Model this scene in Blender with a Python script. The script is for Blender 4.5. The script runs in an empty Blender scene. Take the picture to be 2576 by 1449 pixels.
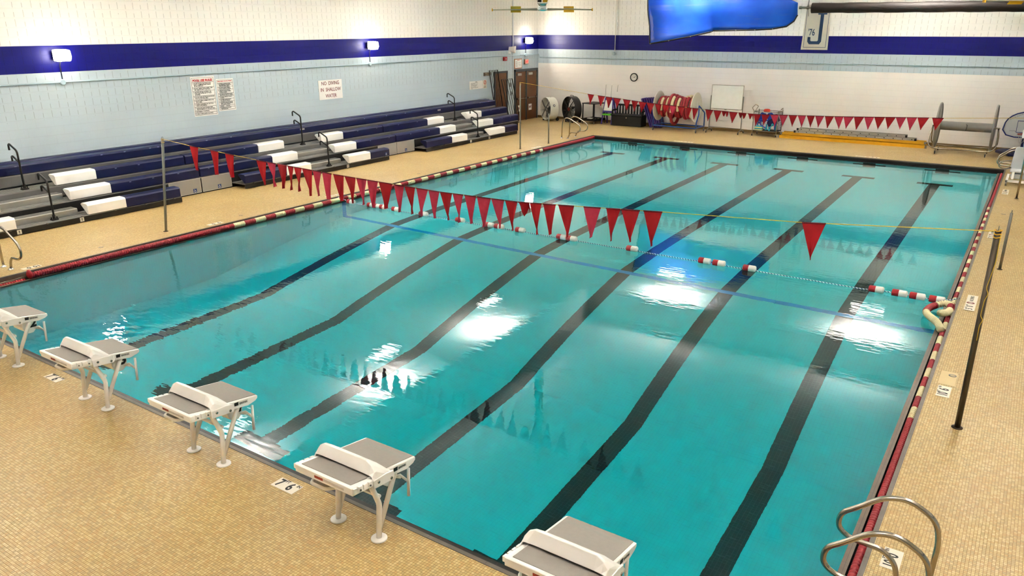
import bpy, bmesh, math, random
from mathutils import Vector, Matrix, Euler
random.seed(7)
R = math.radians
C = bpy.context.scene.collection
sc = bpy.context.scene

# ---------------------------------------------------------------- camera
cam_d = bpy.data.cameras.new('camera'); cam = bpy.data.objects.new('camera', cam_d); C.objects.link(cam)
cam_d.sensor_width = 36.0; cam_d.lens = 1921.92 / 2576 * 36.0
cam_d.clip_end = 200
_yaw, _pit, _rol = -0.594760439, -0.331222156, -0.00330429584
_cy, _sy, _cp, _sp = math.cos(_yaw), math.sin(_yaw), math.cos(_pit), math.sin(_pit)
_f = Vector((_sy*_cp, _cy*_cp, _sp)); _rt = Vector((_cy, -_sy, 0)); _up = _rt.cross(_f)
_r = _rt*math.cos(_rol) + _up*math.sin(_rol); _u = -_rt*math.sin(_rol) + _up*math.cos(_rol)
cam.matrix_world = Matrix(((_r.x, _u.x, -_f.x, 14.6998), (_r.y, _u.y, -_f.y, -4.17355), (_r.z, _u.z, -_f.z, 4.18991), (0, 0, 0, 1)))
sc.camera = cam

# ---------------------------------------------------------------- view, world
sc.view_settings.view_transform = 'Standard'; sc.view_settings.look = 'None'
sc.view_settings.gamma = 1.0; sc.view_settings.use_curve_mapping = False
sc.view_settings.exposure = 0.27
w = bpy.data.worlds.new('world'); sc.world = w; w.use_nodes = True
w.node_tree.nodes['Background'].inputs[0].default_value = (0.9, 0.95, 1, 1)
w.node_tree.nodes['Background'].inputs[1].default_value = 0.0
cy = sc.cycles
cy.max_bounces = 8; cy.diffuse_bounces = 4; cy.glossy_bounces = 3; cy.transmission_bounces = 5; cy.transparent_max_bounces = 6
cy.caustics_reflective = False; cy.caustics_refractive = True
cy.sample_clamp_indirect = 160.0; cy.blur_glossy = 0.5
cy.use_light_tree = False; cy.use_denoising = True; cy.use_adaptive_sampling = True; cy.adaptive_threshold = 0.05; cy.adaptive_min_samples = 16

# ---------------------------------------------------------------- ceiling-bounce lights (pendant uplights mirrored in the pool, and unseen ones added for light)
UPLIGHTS = [(-0.8, 0.4), (-0.8, 6.0), (-0.8, 11.65), (-0.8, 17.25), (3.45, 24.1), (10.9, 24.0), (15.1, 0.3), (15.1, 5.8), (15.1, 11.3), (15.1, 16.85), (3.7, -2.4), (11.0, -2.4)]
UP_POWER = 300.0
UP_COL = (1.0, 0.968, 0.93)
def add_area(name, loc, sx, sy, power, col, rot=(0, 0, 0), spread=180):
    ld = bpy.data.lights.new(name, 'AREA'); ld.shape = 'RECTANGLE'; ld.size = sx; ld.size_y = sy
    ld.energy = power; ld.color = col; ld.spread = R(spread)
    o = bpy.data.objects.new(name, ld); C.objects.link(o); o.location = loc; o.rotation_euler = rot
    return o
for i, (x, y) in enumerate(UPLIGHTS):
    longx = y > 23 or y < -1
    add_area('uplight_lamp', (x, y, 5.32), 1.1 if longx else 0.45, 0.45 if longx else 1.1, UP_POWER * (1.25 if y > 23 else 1.0 if x < 12 and y > -1 else .72), UP_COL, rot=(R(180), 0, 0), spread=170)
WALL_LAMPS = [5.67, 16.32, 26.4]

# ================================================================ node helpers
class V:
    def __init__(s, nt, sock): s.nt = nt; s.s = sock
    def _m(s, op, *o):
        n = s.nt.nodes.new('ShaderNodeMath'); n.operation = op
        for i, a in enumerate((s,) + o):
            if isinstance(a, V): s.nt.links.new(a.s, n.inputs[i])
            else: n.inputs[i].default_value = a
        return V(s.nt, n.outputs[0])
    def __add__(s, o): return s._m('ADD', o)
    def __sub__(s, o): return s._m('SUBTRACT', o)
    def __mul__(s, o): return s._m('MULTIPLY', o)
    def __truediv__(s, o): return s._m('DIVIDE', o)
    def lt(s, o): return s._m('LESS_THAN', o)
    def gt(s, o): return s._m('GREATER_THAN', o)
    def fr(s): return s._m('FRACT')
    def fl(s): return s._m('FLOOR')
    def mod(s, o): return s._m('MODULO', o)
    def abs(s): return s._m('ABSOLUTE')
    def mx(s, o): return s._m('MAXIMUM', o)
    def btw(s, a, b): return s.gt(a) * s.lt(b)
def new_mat(name):
    m = bpy.data.materials.new(name); m.use_nodes = True; nt = m.node_tree
    b = nt.nodes['Principled BSDF']; return m, nt, b
def pos(nt):
    g = nt.nodes.new('ShaderNodeNewGeometry'); s = nt.nodes.new('ShaderNodeSeparateXYZ'); nt.links.new(g.outputs['Position'], s.inputs[0])
    return g.outputs['Position'], V(nt, s.outputs[0]), V(nt, s.outputs[1]), V(nt, s.outputs[2])
def rgb(c):
    if isinstance(c, str):
        c = [int(c[i:i+2], 16)/255 for i in (0, 2, 4)]
        c = [x/12.92 if x < .04045 else ((x+.055)/1.055)**2.4 for x in c]
    return (c[0], c[1], c[2], 1)
def mixc(nt, fac, a, b, mode='MIX'):
    n = nt.nodes.new('ShaderNodeMix'); n.data_type = 'RGBA'; n.blend_type = mode
    def put(i, v):
        if isinstance(v, V): nt.links.new(v.s, n.inputs[i])
        elif isinstance(v, (int, float)): n.inputs[i].default_value = v
        elif hasattr(v, 'is_output'): nt.links.new(v, n.inputs[i])
        else: n.inputs[i].default_value = rgb(v)
    put(0, fac); put(6, a); put(7, b)
    return n.outputs[2]
def noise(nt, vec=None, scale=5, detail=3, dist=0, obj=False):
    n = nt.nodes.new('ShaderNodeTexNoise'); n.inputs['Scale'].default_value = scale; n.inputs['Detail'].default_value = detail
    n.inputs['Distortion'].default_value = dist
    if vec is not None: nt.links.new(vec, n.inputs['Vector'])
    return V(nt, n.outputs[0])
MATS = {}
def M(name, col=(.8, .8, .8), rough=.5, metal=0., var=.06, scale=6., bump=0., coat=0., emit=0., spec=.5):
    """a plain painted / plastic / metal material with a little procedural unevenness"""
    if name in MATS: return MATS[name]
    m, nt, b = new_mat(name)
    tc = nt.nodes.new('ShaderNodeTexCoord')
    n = noise(nt, tc.outputs['Object'], scale, 4)
    c = rgb(col)
    lo = tuple(max(0, x*(1-var)) for x in c[:3]); hi = tuple(min(1, x*(1+var)) for x in c[:3])
    nt.links.new(mixc(nt, n, lo, hi), b.inputs['Base Color'])
    r = n * .1 + (rough - .05); nt.links.new(r.s, b.inputs['Roughness'])
    b.inputs['Metallic'].default_value = metal; b.inputs['Coat Weight'].default_value = coat
    b.inputs['Specular IOR Level'].default_value = spec
    if bump:
        bp = nt.nodes.new('ShaderNodeBump'); bp.inputs['Strength'].default_value = bump; bp.inputs['Distance'].default_value = .01
        n2 = noise(nt, tc.outputs['Object'], scale*8, 3); nt.links.new(n2.s, bp.inputs['Height']); nt.links.new(bp.outputs[0], b.inputs['Normal'])
    if emit:
        b.inputs['Emission Color'].default_value = c; b.inputs['Emission Strength'].default_value = emit
    MATS[name] = m
    return m

# ================================================================ mesh helpers
class MB:
    def __init__(s): s.bm = bmesh.new(); s.slots = []
    def _mi(s, m):
        if m is None: return 0
        if m not in s.slots: s.slots.append(m)
        return s.slots.index(m)
    def faces(s, vs, fs, m=None, smooth=False):
        b = [s.bm.verts.new(v) for v in vs]; mi = s._mi(m)
        for f in fs:
            try:
                q = s.bm.faces.new([b[i] for i in f]); q.material_index = mi; q.smooth = smooth
            except ValueError: pass
        return s
    def box(s, lo, hi, m=None, rot=None, at=None):
        vs = [Vector((x, y, z)) for x in (lo[0], hi[0]) for y in (lo[1], hi[1]) for z in (lo[2], hi[2])]
        if rot is not None:
            mt = Euler(rot).to_matrix(); c = Vector(at) if at is not None else (Vector(lo)+Vector(hi))/2
            vs = [mt @ (v-c) + c for v in vs]
        return s.faces(vs, [(0, 1, 3, 2), (4, 6, 7, 5), (0, 4, 5, 1), (2, 3, 7, 6), (0, 2, 6, 4), (1, 5, 7, 3)], m)
    def prism(s, prof, a, b, axis='y', m=None, smooth=False):
        """prof: list of 2D points; extruded between a and b along axis. x: (y,z)  y: (x,z)  z: (x,y)"""
        def p(u, v, t): return {'x': (t, u, v), 'y': (u, t, v), 'z': (u, v, t)}[axis]
        n = len(prof); vs = [p(u, v, a) for u, v in prof] + [p(u, v, b) for u, v in prof]
        fs = [tuple(range(n)), tuple(range(2*n-1, n-1, -1))] + [(i, (i+1) % n, n+(i+1) % n, n+i) for i in range(n)]
        return s.faces(vs, fs, m, smooth)
    def lathe(s, prof, o, d, seg=24, m=None, smooth=True, caps=True):
        """prof: list of (t, r) along direction d from o"""
        d = Vector(d).normalized(); o = Vector(o); a = d.orthogonal().normalized(); b = d.cross(a)
        vs = []; n = len(prof)
        for t, r in prof:
            for k in range(seg):
                q = 2*math.pi*k/seg; vs.append(o + d*t + (a*math.cos(q)+b*math.sin(q))*max(r, 1e-4))
        fs = [(i*seg+k, i*seg+(k+1) % seg, (i+1)*seg+(k+1) % seg, (i+1)*seg+k) for i in range(n-1) for k in range(seg)]
        s.faces(vs, fs, m, smooth)
        if caps:
            s.faces(vs[:seg], [tuple(range(seg-1, -1, -1))], m); s.faces(vs[-seg:], [tuple(range(seg))], m)
        return s
    def cyl(s, a, b, r, seg=16, m=None, r2=None):
        a = Vector(a); b = Vector(b); L = (b-a).length
        return s.lathe([(0, r), (L, r if r2 is None else r2)], a, b-a, seg, m)
    def sweep(s, pts, r, seg=10, m=None, closed=False, rfun=None, fillet=0, fn=5, smooth=True):
        pts = [Vector(p) for p in pts]
        if fillet: pts = round_path(pts, fillet, fn)
        n = len(pts)
        if n < 2: return s
        tan = []
        for i in range(n):
            if closed: t = pts[(i+1) % n]-pts[i-1]
            else: t = pts[min(i+1, n-1)]-pts[max(i-1, 0)]
            tan.append(t.normalized())
        a = tan[0].orthogonal().normalized(); vs = []
        for i in range(n):
            t = tan[i]; a = (a - t*a.dot(t)); a = a.normalized() if a.length > 1e-6 else t.orthogonal().normalized(); b = t.cross(a)
            rr = rfun(i) if rfun else r
            for k in range(seg):
                q = 2*math.pi*k/seg; vs.append(pts[i]+(a*math.cos(q)+b*math.sin(q))*rr)
        m_ = n if closed else n-1
        fs = [(i*seg+k, i*seg+(k+1) % seg, ((i+1) % n)*seg+(k+1) % seg, ((i+1) % n)*seg+k) for i in range(m_) for k in range(seg)]
        if not closed: fs += [tuple(range(seg-1, -1, -1)), tuple((n-1)*seg+k for k in range(seg))]
        return s.faces(vs, fs, m, smooth)
    def build(s, name, mat=None, parent=None, bevel=0, seg=2, loc=None, rot=None, smooth=None):
        bm = s.bm
        bmesh.ops.recalc_face_normals(bm, faces=bm.faces)
        me = bpy.data.meshes.new(name); bm.to_mesh(me); bm.free()
        if s.slots:
            for m in s.slots: me.materials.append(m)
        elif mat: me.materials.append(mat)
        if smooth: me.shade_smooth()
        o = bpy.data.objects.new(name, me); C.objects.link(o)
        if parent is not None: o.parent = parent
        if loc is not None: o.location = loc
        if rot is not None: o.rotation_euler = rot
        if bevel:
            b = o.modifiers.new('bevel', 'BEVEL'); b.width = bevel; b.segments = seg; b.limit_method = 'ANGLE'; b.angle_limit = R(40)
        return o
def round_path(pts, rad, n=5):
    out = [pts[0]]
    for i in range(1, len(pts)-1):
        a, b, c = pts[i-1], pts[i], pts[i+1]
        r = min(rad, (a-b).length*.49, (c-b).length*.49)
        p0 = b+(a-b).normalized()*r; p1 = b+(c-b).normalized()*r
        for k in range(n+1):
            t = k/n; out.append(p0*(1-t)**2 + b*2*t*(1-t) + p1*t*t)
    out.append(pts[-1]); return out
def thing(name, label, cat, loc=(0, 0, 0), rot=(0, 0, 0), group=None):
    o = bpy.data.objects.new(name, None); C.objects.link(o); o.location = loc; o.rotation_euler = rot
    o.empty_display_size = .1
    tag(o, label, cat, group); return o
def tag(o, label, cat, group=None):
    o['label'] = label; o['category'] = cat
    if group: o['group'] = group
    return o
def struct(o): o['kind'] = 'structure'; return o
def dup(root, **kw):
    """copy a thing with its parts and their sub-parts"""
    r = root.copy(); C.objects.link(r)
    for k, v in kw.items():
        if k in ('label', 'group'): r[k] = v
        else: setattr(r, k, v)
    for ch in [o for o in list(root.children)]:
        c = ch.copy(); C.objects.link(c); c.parent = r
        for g in list(ch.children):
            d = g.copy(); C.objects.link(d); d.parent = c
    return r
def text_mesh(name, txt, size, mat, mtx, parent=None, depth=.002, bold=0., align='CENTER', sx=1., shear=0., spacing=1.):
    cu = bpy.data.curves.new(name, 'FONT'); cu.body = txt; cu.size = size; cu.extrude = depth; cu.offset = bold
    cu.align_x = align; cu.align_y = 'CENTER'; cu.resolution_u = 3; cu.shear = shear; cu.space_character = spacing
    t = bpy.data.objects.new(name+'_tmp', cu); C.objects.link(t)
    me = bpy.data.meshes.new_from_object(t.evaluated_get(bpy.context.evaluated_depsgraph_get()))
    bpy.data.objects.remove(t); bpy.data.curves.remove(cu)
    me.transform(Matrix.Diagonal((sx, 1, 1, 1)))
    me.transform(mtx); me.materials.clear(); me.materials.append(mat); me.name = name
    o = bpy.data.objects.new(name, me); C.objects.link(o)
    if parent is not None: o.parent = parent
    return o
def frame(o, ux, uy):
    """matrix whose local x is ux, local y is uy, at o"""
    ux = Vector(ux).normalized(); uy = Vector(uy).normalized(); uz = ux.cross(uy)
    return Matrix(((ux.x, uy.x, uz.x, o[0]), (ux.y, uy.y, uz.y, o[1]), (ux.z, uy.z, uz.z, o[2]), (0, 0, 0, 1)))

# ================================================================ setting materials
def wall_mat(name, axis, lower, lowz, ticks_from):
    m, nt, b = new_mat(name); P, X, Y, Z = pos(nt)
    U = Y if axis == 'y' else X
    H = .2087
    row = (Z / H).fl(); fz = (Z / H).fr(); odd = row.mod(2.)
    joint_h = fz.lt(.045)
    fu2 = ((U + 40.) / .4174 + odd * .5).fr(); joint_v = fu2.lt(.018)
    q = (U + 40.) / .2087; fu = q.fr(); alt = (q.fl() + row).mod(2.).abs()
    tick = fu.lt(.075) * (fz.btw(.12, .62).mx(alt * fz.btw(.1, .88))) * Z.gt(ticks_from)
    tick = tick * noise(nt, P, 1.6, 1).gt(.30)
    c = mixc(nt, Z.lt(3.767), 'faf6f0', '060470')
    c = mixc(nt, Z.lt(3.145), c, 'bdcbd4')
    if lower: c = mixc(nt, Z.lt(lowz), c, lower)
    nv = noise(nt, P, .6, 4)
    c = mixc(nt, nv * .06, c, mixc(nt, 1., c, (.55, .52, .46), 'MULTIPLY'))
    jm = (joint_h * .12).mx(joint_v * (.09)) 
    c = mixc(nt, jm, c, mixc(nt, 1., c, (.25, .25, .25), 'MULTIPLY'))
    c = mixc(nt, tick * .33, c, mixc(nt, 1., c, (.18, .17, .16), 'MULTIPLY'))
    nt.links.new(c, b.inputs['Base Color']); b.inputs['Specular IOR Level'].default_value = .35
    navy = Z.btw(3.145, 3.767)
    r = navy * -.10 + .52; nt.links.new(r.s, b.inputs['Roughness'])
    bp = nt.nodes.new('ShaderNodeBump'); bp.inputs['Strength'].default_value = .5; bp.inputs['Distance'].default_value = .006
    h = (joint_h.mx(joint_v) * -1.) + noise(nt, P, 60, 2) * .25
    nt.links.new(h.s, bp.inputs['Height']); nt.links.new(bp.outputs[0], b.inputs['Normal'])
    return m
WALL_L = wall_mat('painted block wall side', 'y', None, 0, 2.05)
WALL_F = wall_mat('painted block wall end', 'x', 'f8f2ee', 2.516, 2.52)

def mosaic_mat():
    m, nt, b = new_mat('cream mosaic deck tile'); P, X, Y, Z = pos(nt)
    s = .0262
    cx, cy_ = (X + 40.) / s, (Y + 40.) / s
    comb = nt.nodes.new('ShaderNodeCombineXYZ'); nt.links.new(cx.fl().s, comb.inputs[0]); nt.links.new(cy_.fl().s, comb.inputs[1])
    wn = nt.nodes.new('ShaderNodeTexWhiteNoise'); wn.noise_dimensions = '2D'; nt.links.new(comb.outputs[0], wn.inputs['Vector'])
    cr = nt.nodes.new('ShaderNodeValToRGB'); nt.links.new(wn.outputs['Value'], cr.inputs[0]); cr.color_ramp.interpolation = 'CONSTANT'
    cols = ['d0b474', 'c09f60', 'd9c288', 'b79152', 'c9ab6a', 'bc9758', 'ac915c', 'd3b97c', 'c08f4c', 'a18854']
    el = cr.color_ramp.elements
    while len(el) < len(cols): el.new(.5)
    for i, h in enumerate(cols): el[i].position = i/len(cols); el[i].color = rgb(h)
    g = cx.fr().lt(.11).mx(cy_.fr().lt(.11))
    base = mixc(nt, .42, cr.outputs[0], 'd2bc86')
    c = mixc(nt, g, base, '84673a')
    st = noise(nt, P, .55, 5, .4); c = mixc(nt, (st - .42) * .9, c, '9a7038', 'MIX')
    st2 = noise(nt, P, 2.3, 3); c = mixc(nt, st2 * .12, c, 'ad8648')
    nt.links.new(c, b.inputs['Base Color'])
    r = noise(nt, P, 1.2, 3) * .18 + .30 + g * .3; nt.links.new(r.s, b.inputs['Roughness'])
    bp = nt.nodes.new('ShaderNodeBump'); bp.inputs['Strength'].default_value = .35; bp.inputs['Distance'].default_value = .002
    h = g * -1.; nt.links.new(h.s, bp.inputs['Height']); nt.links.new(bp.outputs[0], b.inputs['Normal'])
    return m
MOSAIC = mosaic_mat()
LANES = [-.278 + 2.134*i for i in range(1, 7)]
def basin_mat():
    m, nt, b = new_mat('pale aqua pool tile'); P, X, Y, Z = pos(nt)
    t = 0.0
    k = (X - LANES[0] + 1.067) / 2.134; dx = (k.fr() - .5).abs() * 2.134
    inl = X.btw(LANES[0]-1.0, LANES[5]+1.0)
    line = dx.lt(.145) * Y.btw(1.8, 21.62)
    tee = dx.lt(.475) * ((Y - 21.5).abs().lt(.13)).mx(dx.lt(.475) * (Y - 1.93).abs().lt(.13))
    onwall = Y.gt(23.15).mx(Y.lt(.25))
    cross = onwall * Z.gt(-1.05) * ((dx.lt(.19) * Z.btw(-.95, -.2)).mx(dx.lt(.5) * Z.btw(-.62, -.45)))
    black = (line.mx(tee) * inl).mx(cross * inl)
    blue = Y.btw(9.43, 9.56)
    s = .0508
    g = ((X + 40.) / s).fr().lt(.09).mx(((Y + 40.) / s).fr().lt(.09))
    c = mixc(nt, g * .18, (.36, .84, .86), (.20, .44, .45))
    c = mixc(nt, noise(nt, P, .5, 3) * .12, c, (.33, .78, .80))
    c = mixc(nt, black, c, mixc(nt, g, (.012, .014, .014), (.05, .06, .055)))
    c = mixc(nt, blue, c, (.0, .36, .80))
    nt.links.new(c, b.inputs['Base Color']); b.inputs['Roughness'].default_value = .5
    return m
BASIN = basin_mat()
def water_mat():
    m, nt, b = new_mat('rippled pool water'); out = nt.nodes['Material Output']; nt.nodes.remove(b)
    P, X, Y, Z = pos(nt)
    gl = nt.nodes.new('ShaderNodeBsdfGlass'); gl.inputs['IOR'].default_value = 1.333; gl.inputs['Roughness'].default_value = 0.0
    gl.inputs['Color'].default_value = (1, 1, 1, 1)
    ab = nt.nodes.new('ShaderNodeVolumeAbsorption'); ab.inputs['Color'].default_value = (.08, .92, .948, 1); ab.inputs['Density'].default_value = .62
    # ripples: fine chop everywhere, livelier towards the starting-block corner, and rings running out from it
    n1 = noise(nt, P, 2.6, 1); n2 = noise(nt, P, 7.5, 1)
    mp = nt.nodes.new('ShaderNodeMapping'); mp.vector_type = 'POINT'; mp.inputs['Rotation'].default_value = (0, 0, R(-34)); mp.inputs['Scale'].default_value = (3.2, 15., 1.); nt.links.new(P, mp.inputs[0])
    n3 = noise(nt, mp.outputs[0], 1.0, 1, .4)
    nlow = noise(nt, P, 1.1, 0)
    def ring(cx, cy_, k, sc_):
        d = ((X-cx)*(X-cx) + (Y-cy_)*(Y-cy_))._m('SQRT')
        wv = (d * k + nlow * 5.)._m('SINE')
        env = ((d / sc_) * (d / sc_) * -1.)._m('EXPONENT')
        return wv * env, env
    w1, e1 = ring(5.4, -.2, 26., 2.6)
    w2, e2 = ring(2.2, .5, 22., 2.8)
    near = e1 + e2
    h = n1 * (near * .0020 + .0008) + n2 * (near * .0010 + .00035) + n3 * (near * .0021 + .00058) + w1 * .0007 + w2 * .0005
    bp = nt.nodes.new('ShaderNodeBump'); bp.inputs['Strength'].default_value = 1.0; bp.inputs['Distance'].default_value = 1.0
    nt.links.new(h.s, bp.inputs['Height']); nt.links.new(bp.outputs[0], gl.inputs['Normal'])
    nt.links.new(gl.outputs[0], out.inputs['Surface']); nt.links.new(ab.outputs[0], out.inputs['Volume'])
    return m
WATER = water_mat()
def stone_mat(name, a, b_, rough=.5):
    m, nt, b = new_mat(name); P, X, Y, Z = pos(nt)
    c = mixc(nt, noise(nt, P, 9, 5), a, b_); g = (X / .61).fr().lt(.008).mx((Y / .61).fr().lt(.008))
    c = mixc(nt, g * .6, c, (.05, .045, .04)); nt.links.new(c, b.inputs['Base Color']); b.inputs['Roughness'].default_value = rough
    return m
COPING = stone_mat('weathered grey coping', '5b5249', '7b7167', .45)
BLACKTILE = stone_mat('black gutter tile', '100e0e', '2a2523', .4)
LIP = stone_mat('brown gutter rim', '5e5043', '7a6a5a', .4)
PLASTER = M('white ceiling paint', 'ece9e2', .7, var=.04, scale=.8)
BROWN = M('brown door veneer', '6b3f1c', .4, var=.3, scale=2.5)
FRAME = M('dark grey door frame', '3a4148', .4)
STEEL = M('brushed stainless steel', 'b6ada0', .2, 1., var=.15, scale=12)
DULL = M('dull galvanised steel', '85817a', .42, .85, var=.2, scale=10)
CHROME = M('chrome', 'd8d8d8', .12, 1.)
WHITE = M('white plastic', 'f1ece6', .38, var=.03)
WHITEP = M('white powder coat', 'f7f3ee', .32, var=.03)
NAVY = M('navy blue plastic', '0c1442', .38, var=.12, spec=.4)
GREY = M('grey anodised tread', '8d8b88', .38, .3, var=.12, scale=8)
GREYD = M('dark grey riser', '6a6866', .5, .2, var=.1)
SHINY = M('bright aluminium step nosing', 'b0aeaa', .3, .8, var=.15)
PANELG = M('grey wheelchair panel', '9b9791', .5, var=.05, bump=.1)
BLACK = M('black satin paint', '161413', .38)
BLACKM = M('matt black plastic', '0e0d0d', .55)
RED = M('red plastic', 'b3202a', .38, var=.12)
CREAM = M('cream plastic', 'e9dcae', .42, var=.1)
DKRED = M('maroon red plastic', 'a82a34', .42, var=.15)
YELLOW = M('yellow plastic', 'e6ae14', .42)
ROPE = M('yellow rope', 'd9b53a', .7, var=.2, scale=40)
BLUE = M('blue painted steel', '1f4f9e', .35)
PURPLE = M('purple plastic', '3a2480', .42)
GREEN = M('lime green plastic', '5fcf2a', .4)
BOARD = M('whiteboard surface', 'f4f2ee', .2)
PADG = M('grey top decking', '9a938c', .7, var=.08, scale=30, bump=.3)
INKB = M('black lettering', '14120f', .5)
INKR = M('dark red lettering', '7d1f22', .5)
INKRR = M('bright red lettering', 'c8242b', .5)
PAPER = M('off white sign board', 'f0ece8', .5, var=.02)

# ================================================================ room shell
XW, YW = -5.222, 27.54
XR, YN = 19.6, -7.6
def wall(name, lo, hi, mat): return struct(MB().box(lo, hi, mat).build(name))
wall('wall_left', (XW-.3, YN-.3, -.4), (XW, YW+.3, 7.8), WALL_L)
wall('wall_far', (XW-.3, YW, -.4), (XR+.3, YW+.3, 7.8), WALL_F)
wall('wall_right', (XR, YN-.3, -.4), (XR+.3, YW+.3, 7.8), WALL_L)
wall('wall_near', (XW-.3, YN-.3, -.4), (XR+.3, YN, 7.8), WALL_F)
PX, PY = 14.2, 23.4     # outer edge of the coping
def ring(mb, o, i, z, m):
    (ox0, oy0, ox1, oy1), (ix0, iy0, ix1, iy1) = o, i
    vs = [(ox0, oy0, z), (ox1, oy0, z), (ox1, oy1, z), (ox0, oy1, z), (ix0, iy0, z), (ix1, iy0, z), (ix1, iy1, z), (ix0, iy1, z)]
    mb.faces(vs, [(0, 1, 5, 4), (1, 2, 6, 5), (2, 3, 7, 6), (3, 0, 4, 7)], m)
mb = MB(); ring(mb, (XW-.3, YN-.3, XR+.3, YW+.3), (0, 0, PX, PY), 0, MOSAIC); ring(mb, (XW-.3, YN-.3, XR+.3, YW+.3), (0, 0, PX, PY), -.4, MOSAIC)
struct(mb.build('floor', MOSAIC))
# ceiling: a lower soffit round the room and a raised field over the pool
CI = (0., -.6, 14.2, 23.55)
mb = MB()
x0, y0, x1, y1 = CI
vs = [(XW-.3, YN-.3, 6.2), (XR+.3, YN-.3, 6.2), (XR+.3, YW+.3, 6.0), (XW-.3, YW+.3, 6.2), (x0, y0, 6.2), (x1, y0, 6.2), (x1, y1, 6.2), (x0, y1, 6.2), (x0, y0, 7.55), (x1, y0, 7.55), (x1, y1, 7.55), (x0, y1, 7.55)]
mb.faces(vs, [(0, 1, 5, 4), (1, 2, 6, 5), (2, 3, 7, 6), (3, 0, 4, 7), (4, 5, 9, 8), (5, 6, 10, 9), (6, 7, 11, 10), (7, 4, 8, 11), (8, 9, 10, 11)], PLASTER)
struct(mb.build('ceiling', PLASTER))
# baseboard on the far wall
BB = M('tan wall base tile', '7b6338', .4, var=.15)
struct(MB().box((XW+.0, YW-.015, 0), (XR, YW, .11), BB).build('baseboard_far'))

# pool basin
prof = [(.2, -2.45), (1.3, -3.24), (5.5, -3.24), (9.5, -1.62), (11.2, -1.45), (21.5, -1.19), (23.2, -1.17)]
mb = MB(); zt = -.13
for (ya, za), (yb, zb) in zip(prof[:-1], prof[1:]):
    mb.faces([(.2, ya, za), (14, ya, za), (14, yb, zb), (.2, yb, zb)], [(0, 1, 2, 3)], BASIN)
    mb.faces([(.2, ya, za), (.2, yb, zb), (.2, yb, zt), (.2, ya, zt)], [(0, 1, 2, 3)], BASIN)
    mb.faces([(14, ya, za), (14, yb, zb), (14, yb, zt), (14, ya, zt)], [(3, 2, 1, 0)], BASIN)
mb.faces([(.2, .2, zt), (14, .2, zt), (14, .2, prof[0][1]), (.2, .2, prof[0][1])], [(0, 1, 2, 3)], BASIN)
mb.faces([(.2, 23.2, zt), (14, 23.2, zt), (14, 23.2, prof[-1][1]), (.2, 23.2, prof[-1][1])], [(3, 2, 1, 0)], BASIN)
struct(mb.build('pool_basin', BASIN))
# coping, gutter trough and rim all round
mb = MB()
def R4(d): return (d, d, PX-d, PY-d)
def vring(mb, d, za, zb, mats):
    a, b, c, e = R4(d)
    sides = [((a, b), (c, b)), ((c, b), (c, e)), ((c, e), (a, e)), ((a, e), (a, b))]   # near, right, far, left
    for (p, q), m in zip(sides, mats): mb.faces([(p[0], p[1], za), (q[0], q[1], za), (q[0], q[1], zb), (p[0], p[1], zb)], [(0, 1, 2, 3)], m)
def hring(mb, d0, d1, z, mats):
    o, i = R4(d0), R4(d1)
    P4 = [(o[0], o[1]), (o[2], o[1]), (o[2], o[3]), (o[0], o[3])]; Q4 = [(i[0], i[1]), (i[2], i[1]), (i[2], i[3]), (i[0], i[3])]
    for k, m in enumerate(mats):
        a, b, c, d = P4[k], P4[(k+1) % 4], Q4[(k+1) % 4], Q4[k]
        mb.faces([(a[0], a[1], z), (b[0], b[1], z), (c[0], c[1], z), (d[0], d[1], z)], [(0, 1, 2, 3)], m)
K4 = [COPING]*4; KB = [BLACKTILE, LIP, BLACKTILE, LIP]; BK = [BLACKTILE]*4
vring(mb, 0, -.02, .004, K4); hring(mb, 0, .042, .004, K4); vring(mb, .042, .004, -.03, K4); vring(mb, .042, -.03, -.24, KB)
struct(mb.build('pool_coping', COPING))
mb = MB()
hring(mb, .042, .14, -.24, BK); vring(mb, .14, -.24, -.11, BK); hring(mb, .14, .2, -.112, KB); vring(mb, .2, -.112, -.19, KB)
struct(mb.build('gutter_rim', LIP))
# water body
mb = MB().box((.17, .17, -3.7), (14.03, 23.23, -.12), WATER)
wt = mb.build('pool_water', WATER); wt['kind'] = 'stuff'

# ================================================================ doors
def double_door():
    n = 1
    y0, y1, zt = 25.5, 27.42, 2.3
    d = MB(); d.box((XW, y0, 0), (XW+.06, y0+.07, zt), FRAME); d.box((XW, y1-.07, 0), (XW+.06, y1, zt), FRAME); d.box((XW, y0, zt-.1), (XW+.06, y1, zt), FRAME); d.box((XW, 26.42, 0), (XW+.06, 26.49, zt-.08), FRAME)
    fr = struct(d.build('door_1'))
    for a, b in ((y0+.08, 26.41), (26.5, y1-.08)):
        lf = MB().box((XW+.001, a, .01), (XW+.035, b, zt-.11), BROWN).build('door_leaf', parent=fr)
        m = MB(); m.cyl((XW+.09, a+.08, 1.0), (XW+.09, b-.06, 1.0), .014); m.box((XW+.03, a+.06, .96), (XW+.1, a+.1, 1.04)); m.box((XW+.03, b-.1, .96), (XW+.1, b-.06, 1.04))
        m.build('push_bar', STEEL, lf)
        MB().box((XW+.036, a+.1, 2.02), (XW+.09, a+.42, 2.12)).build('door_closer', M('grey closer', 'b9b6ae', .4, .4), lf, bevel=.008)
        g = MB().box((XW+.034, a+.16, .42), (XW+.04, a+.42, .70)).build('floor_sign', PAPER, lf)
        text_mesh('sign_text', 'EXIT', .12, INKR, frame((XW+.041, a+.29, .56), (0, 1, 0), (0, 0, 1)), lf, .001, .006, sx=.85)
        MB().cyl((XW+.045, b-.04, .1), (XW+.045, b-.04, 2.1), .012).build('door_rod', STEEL, lf)
double_door()
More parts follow.
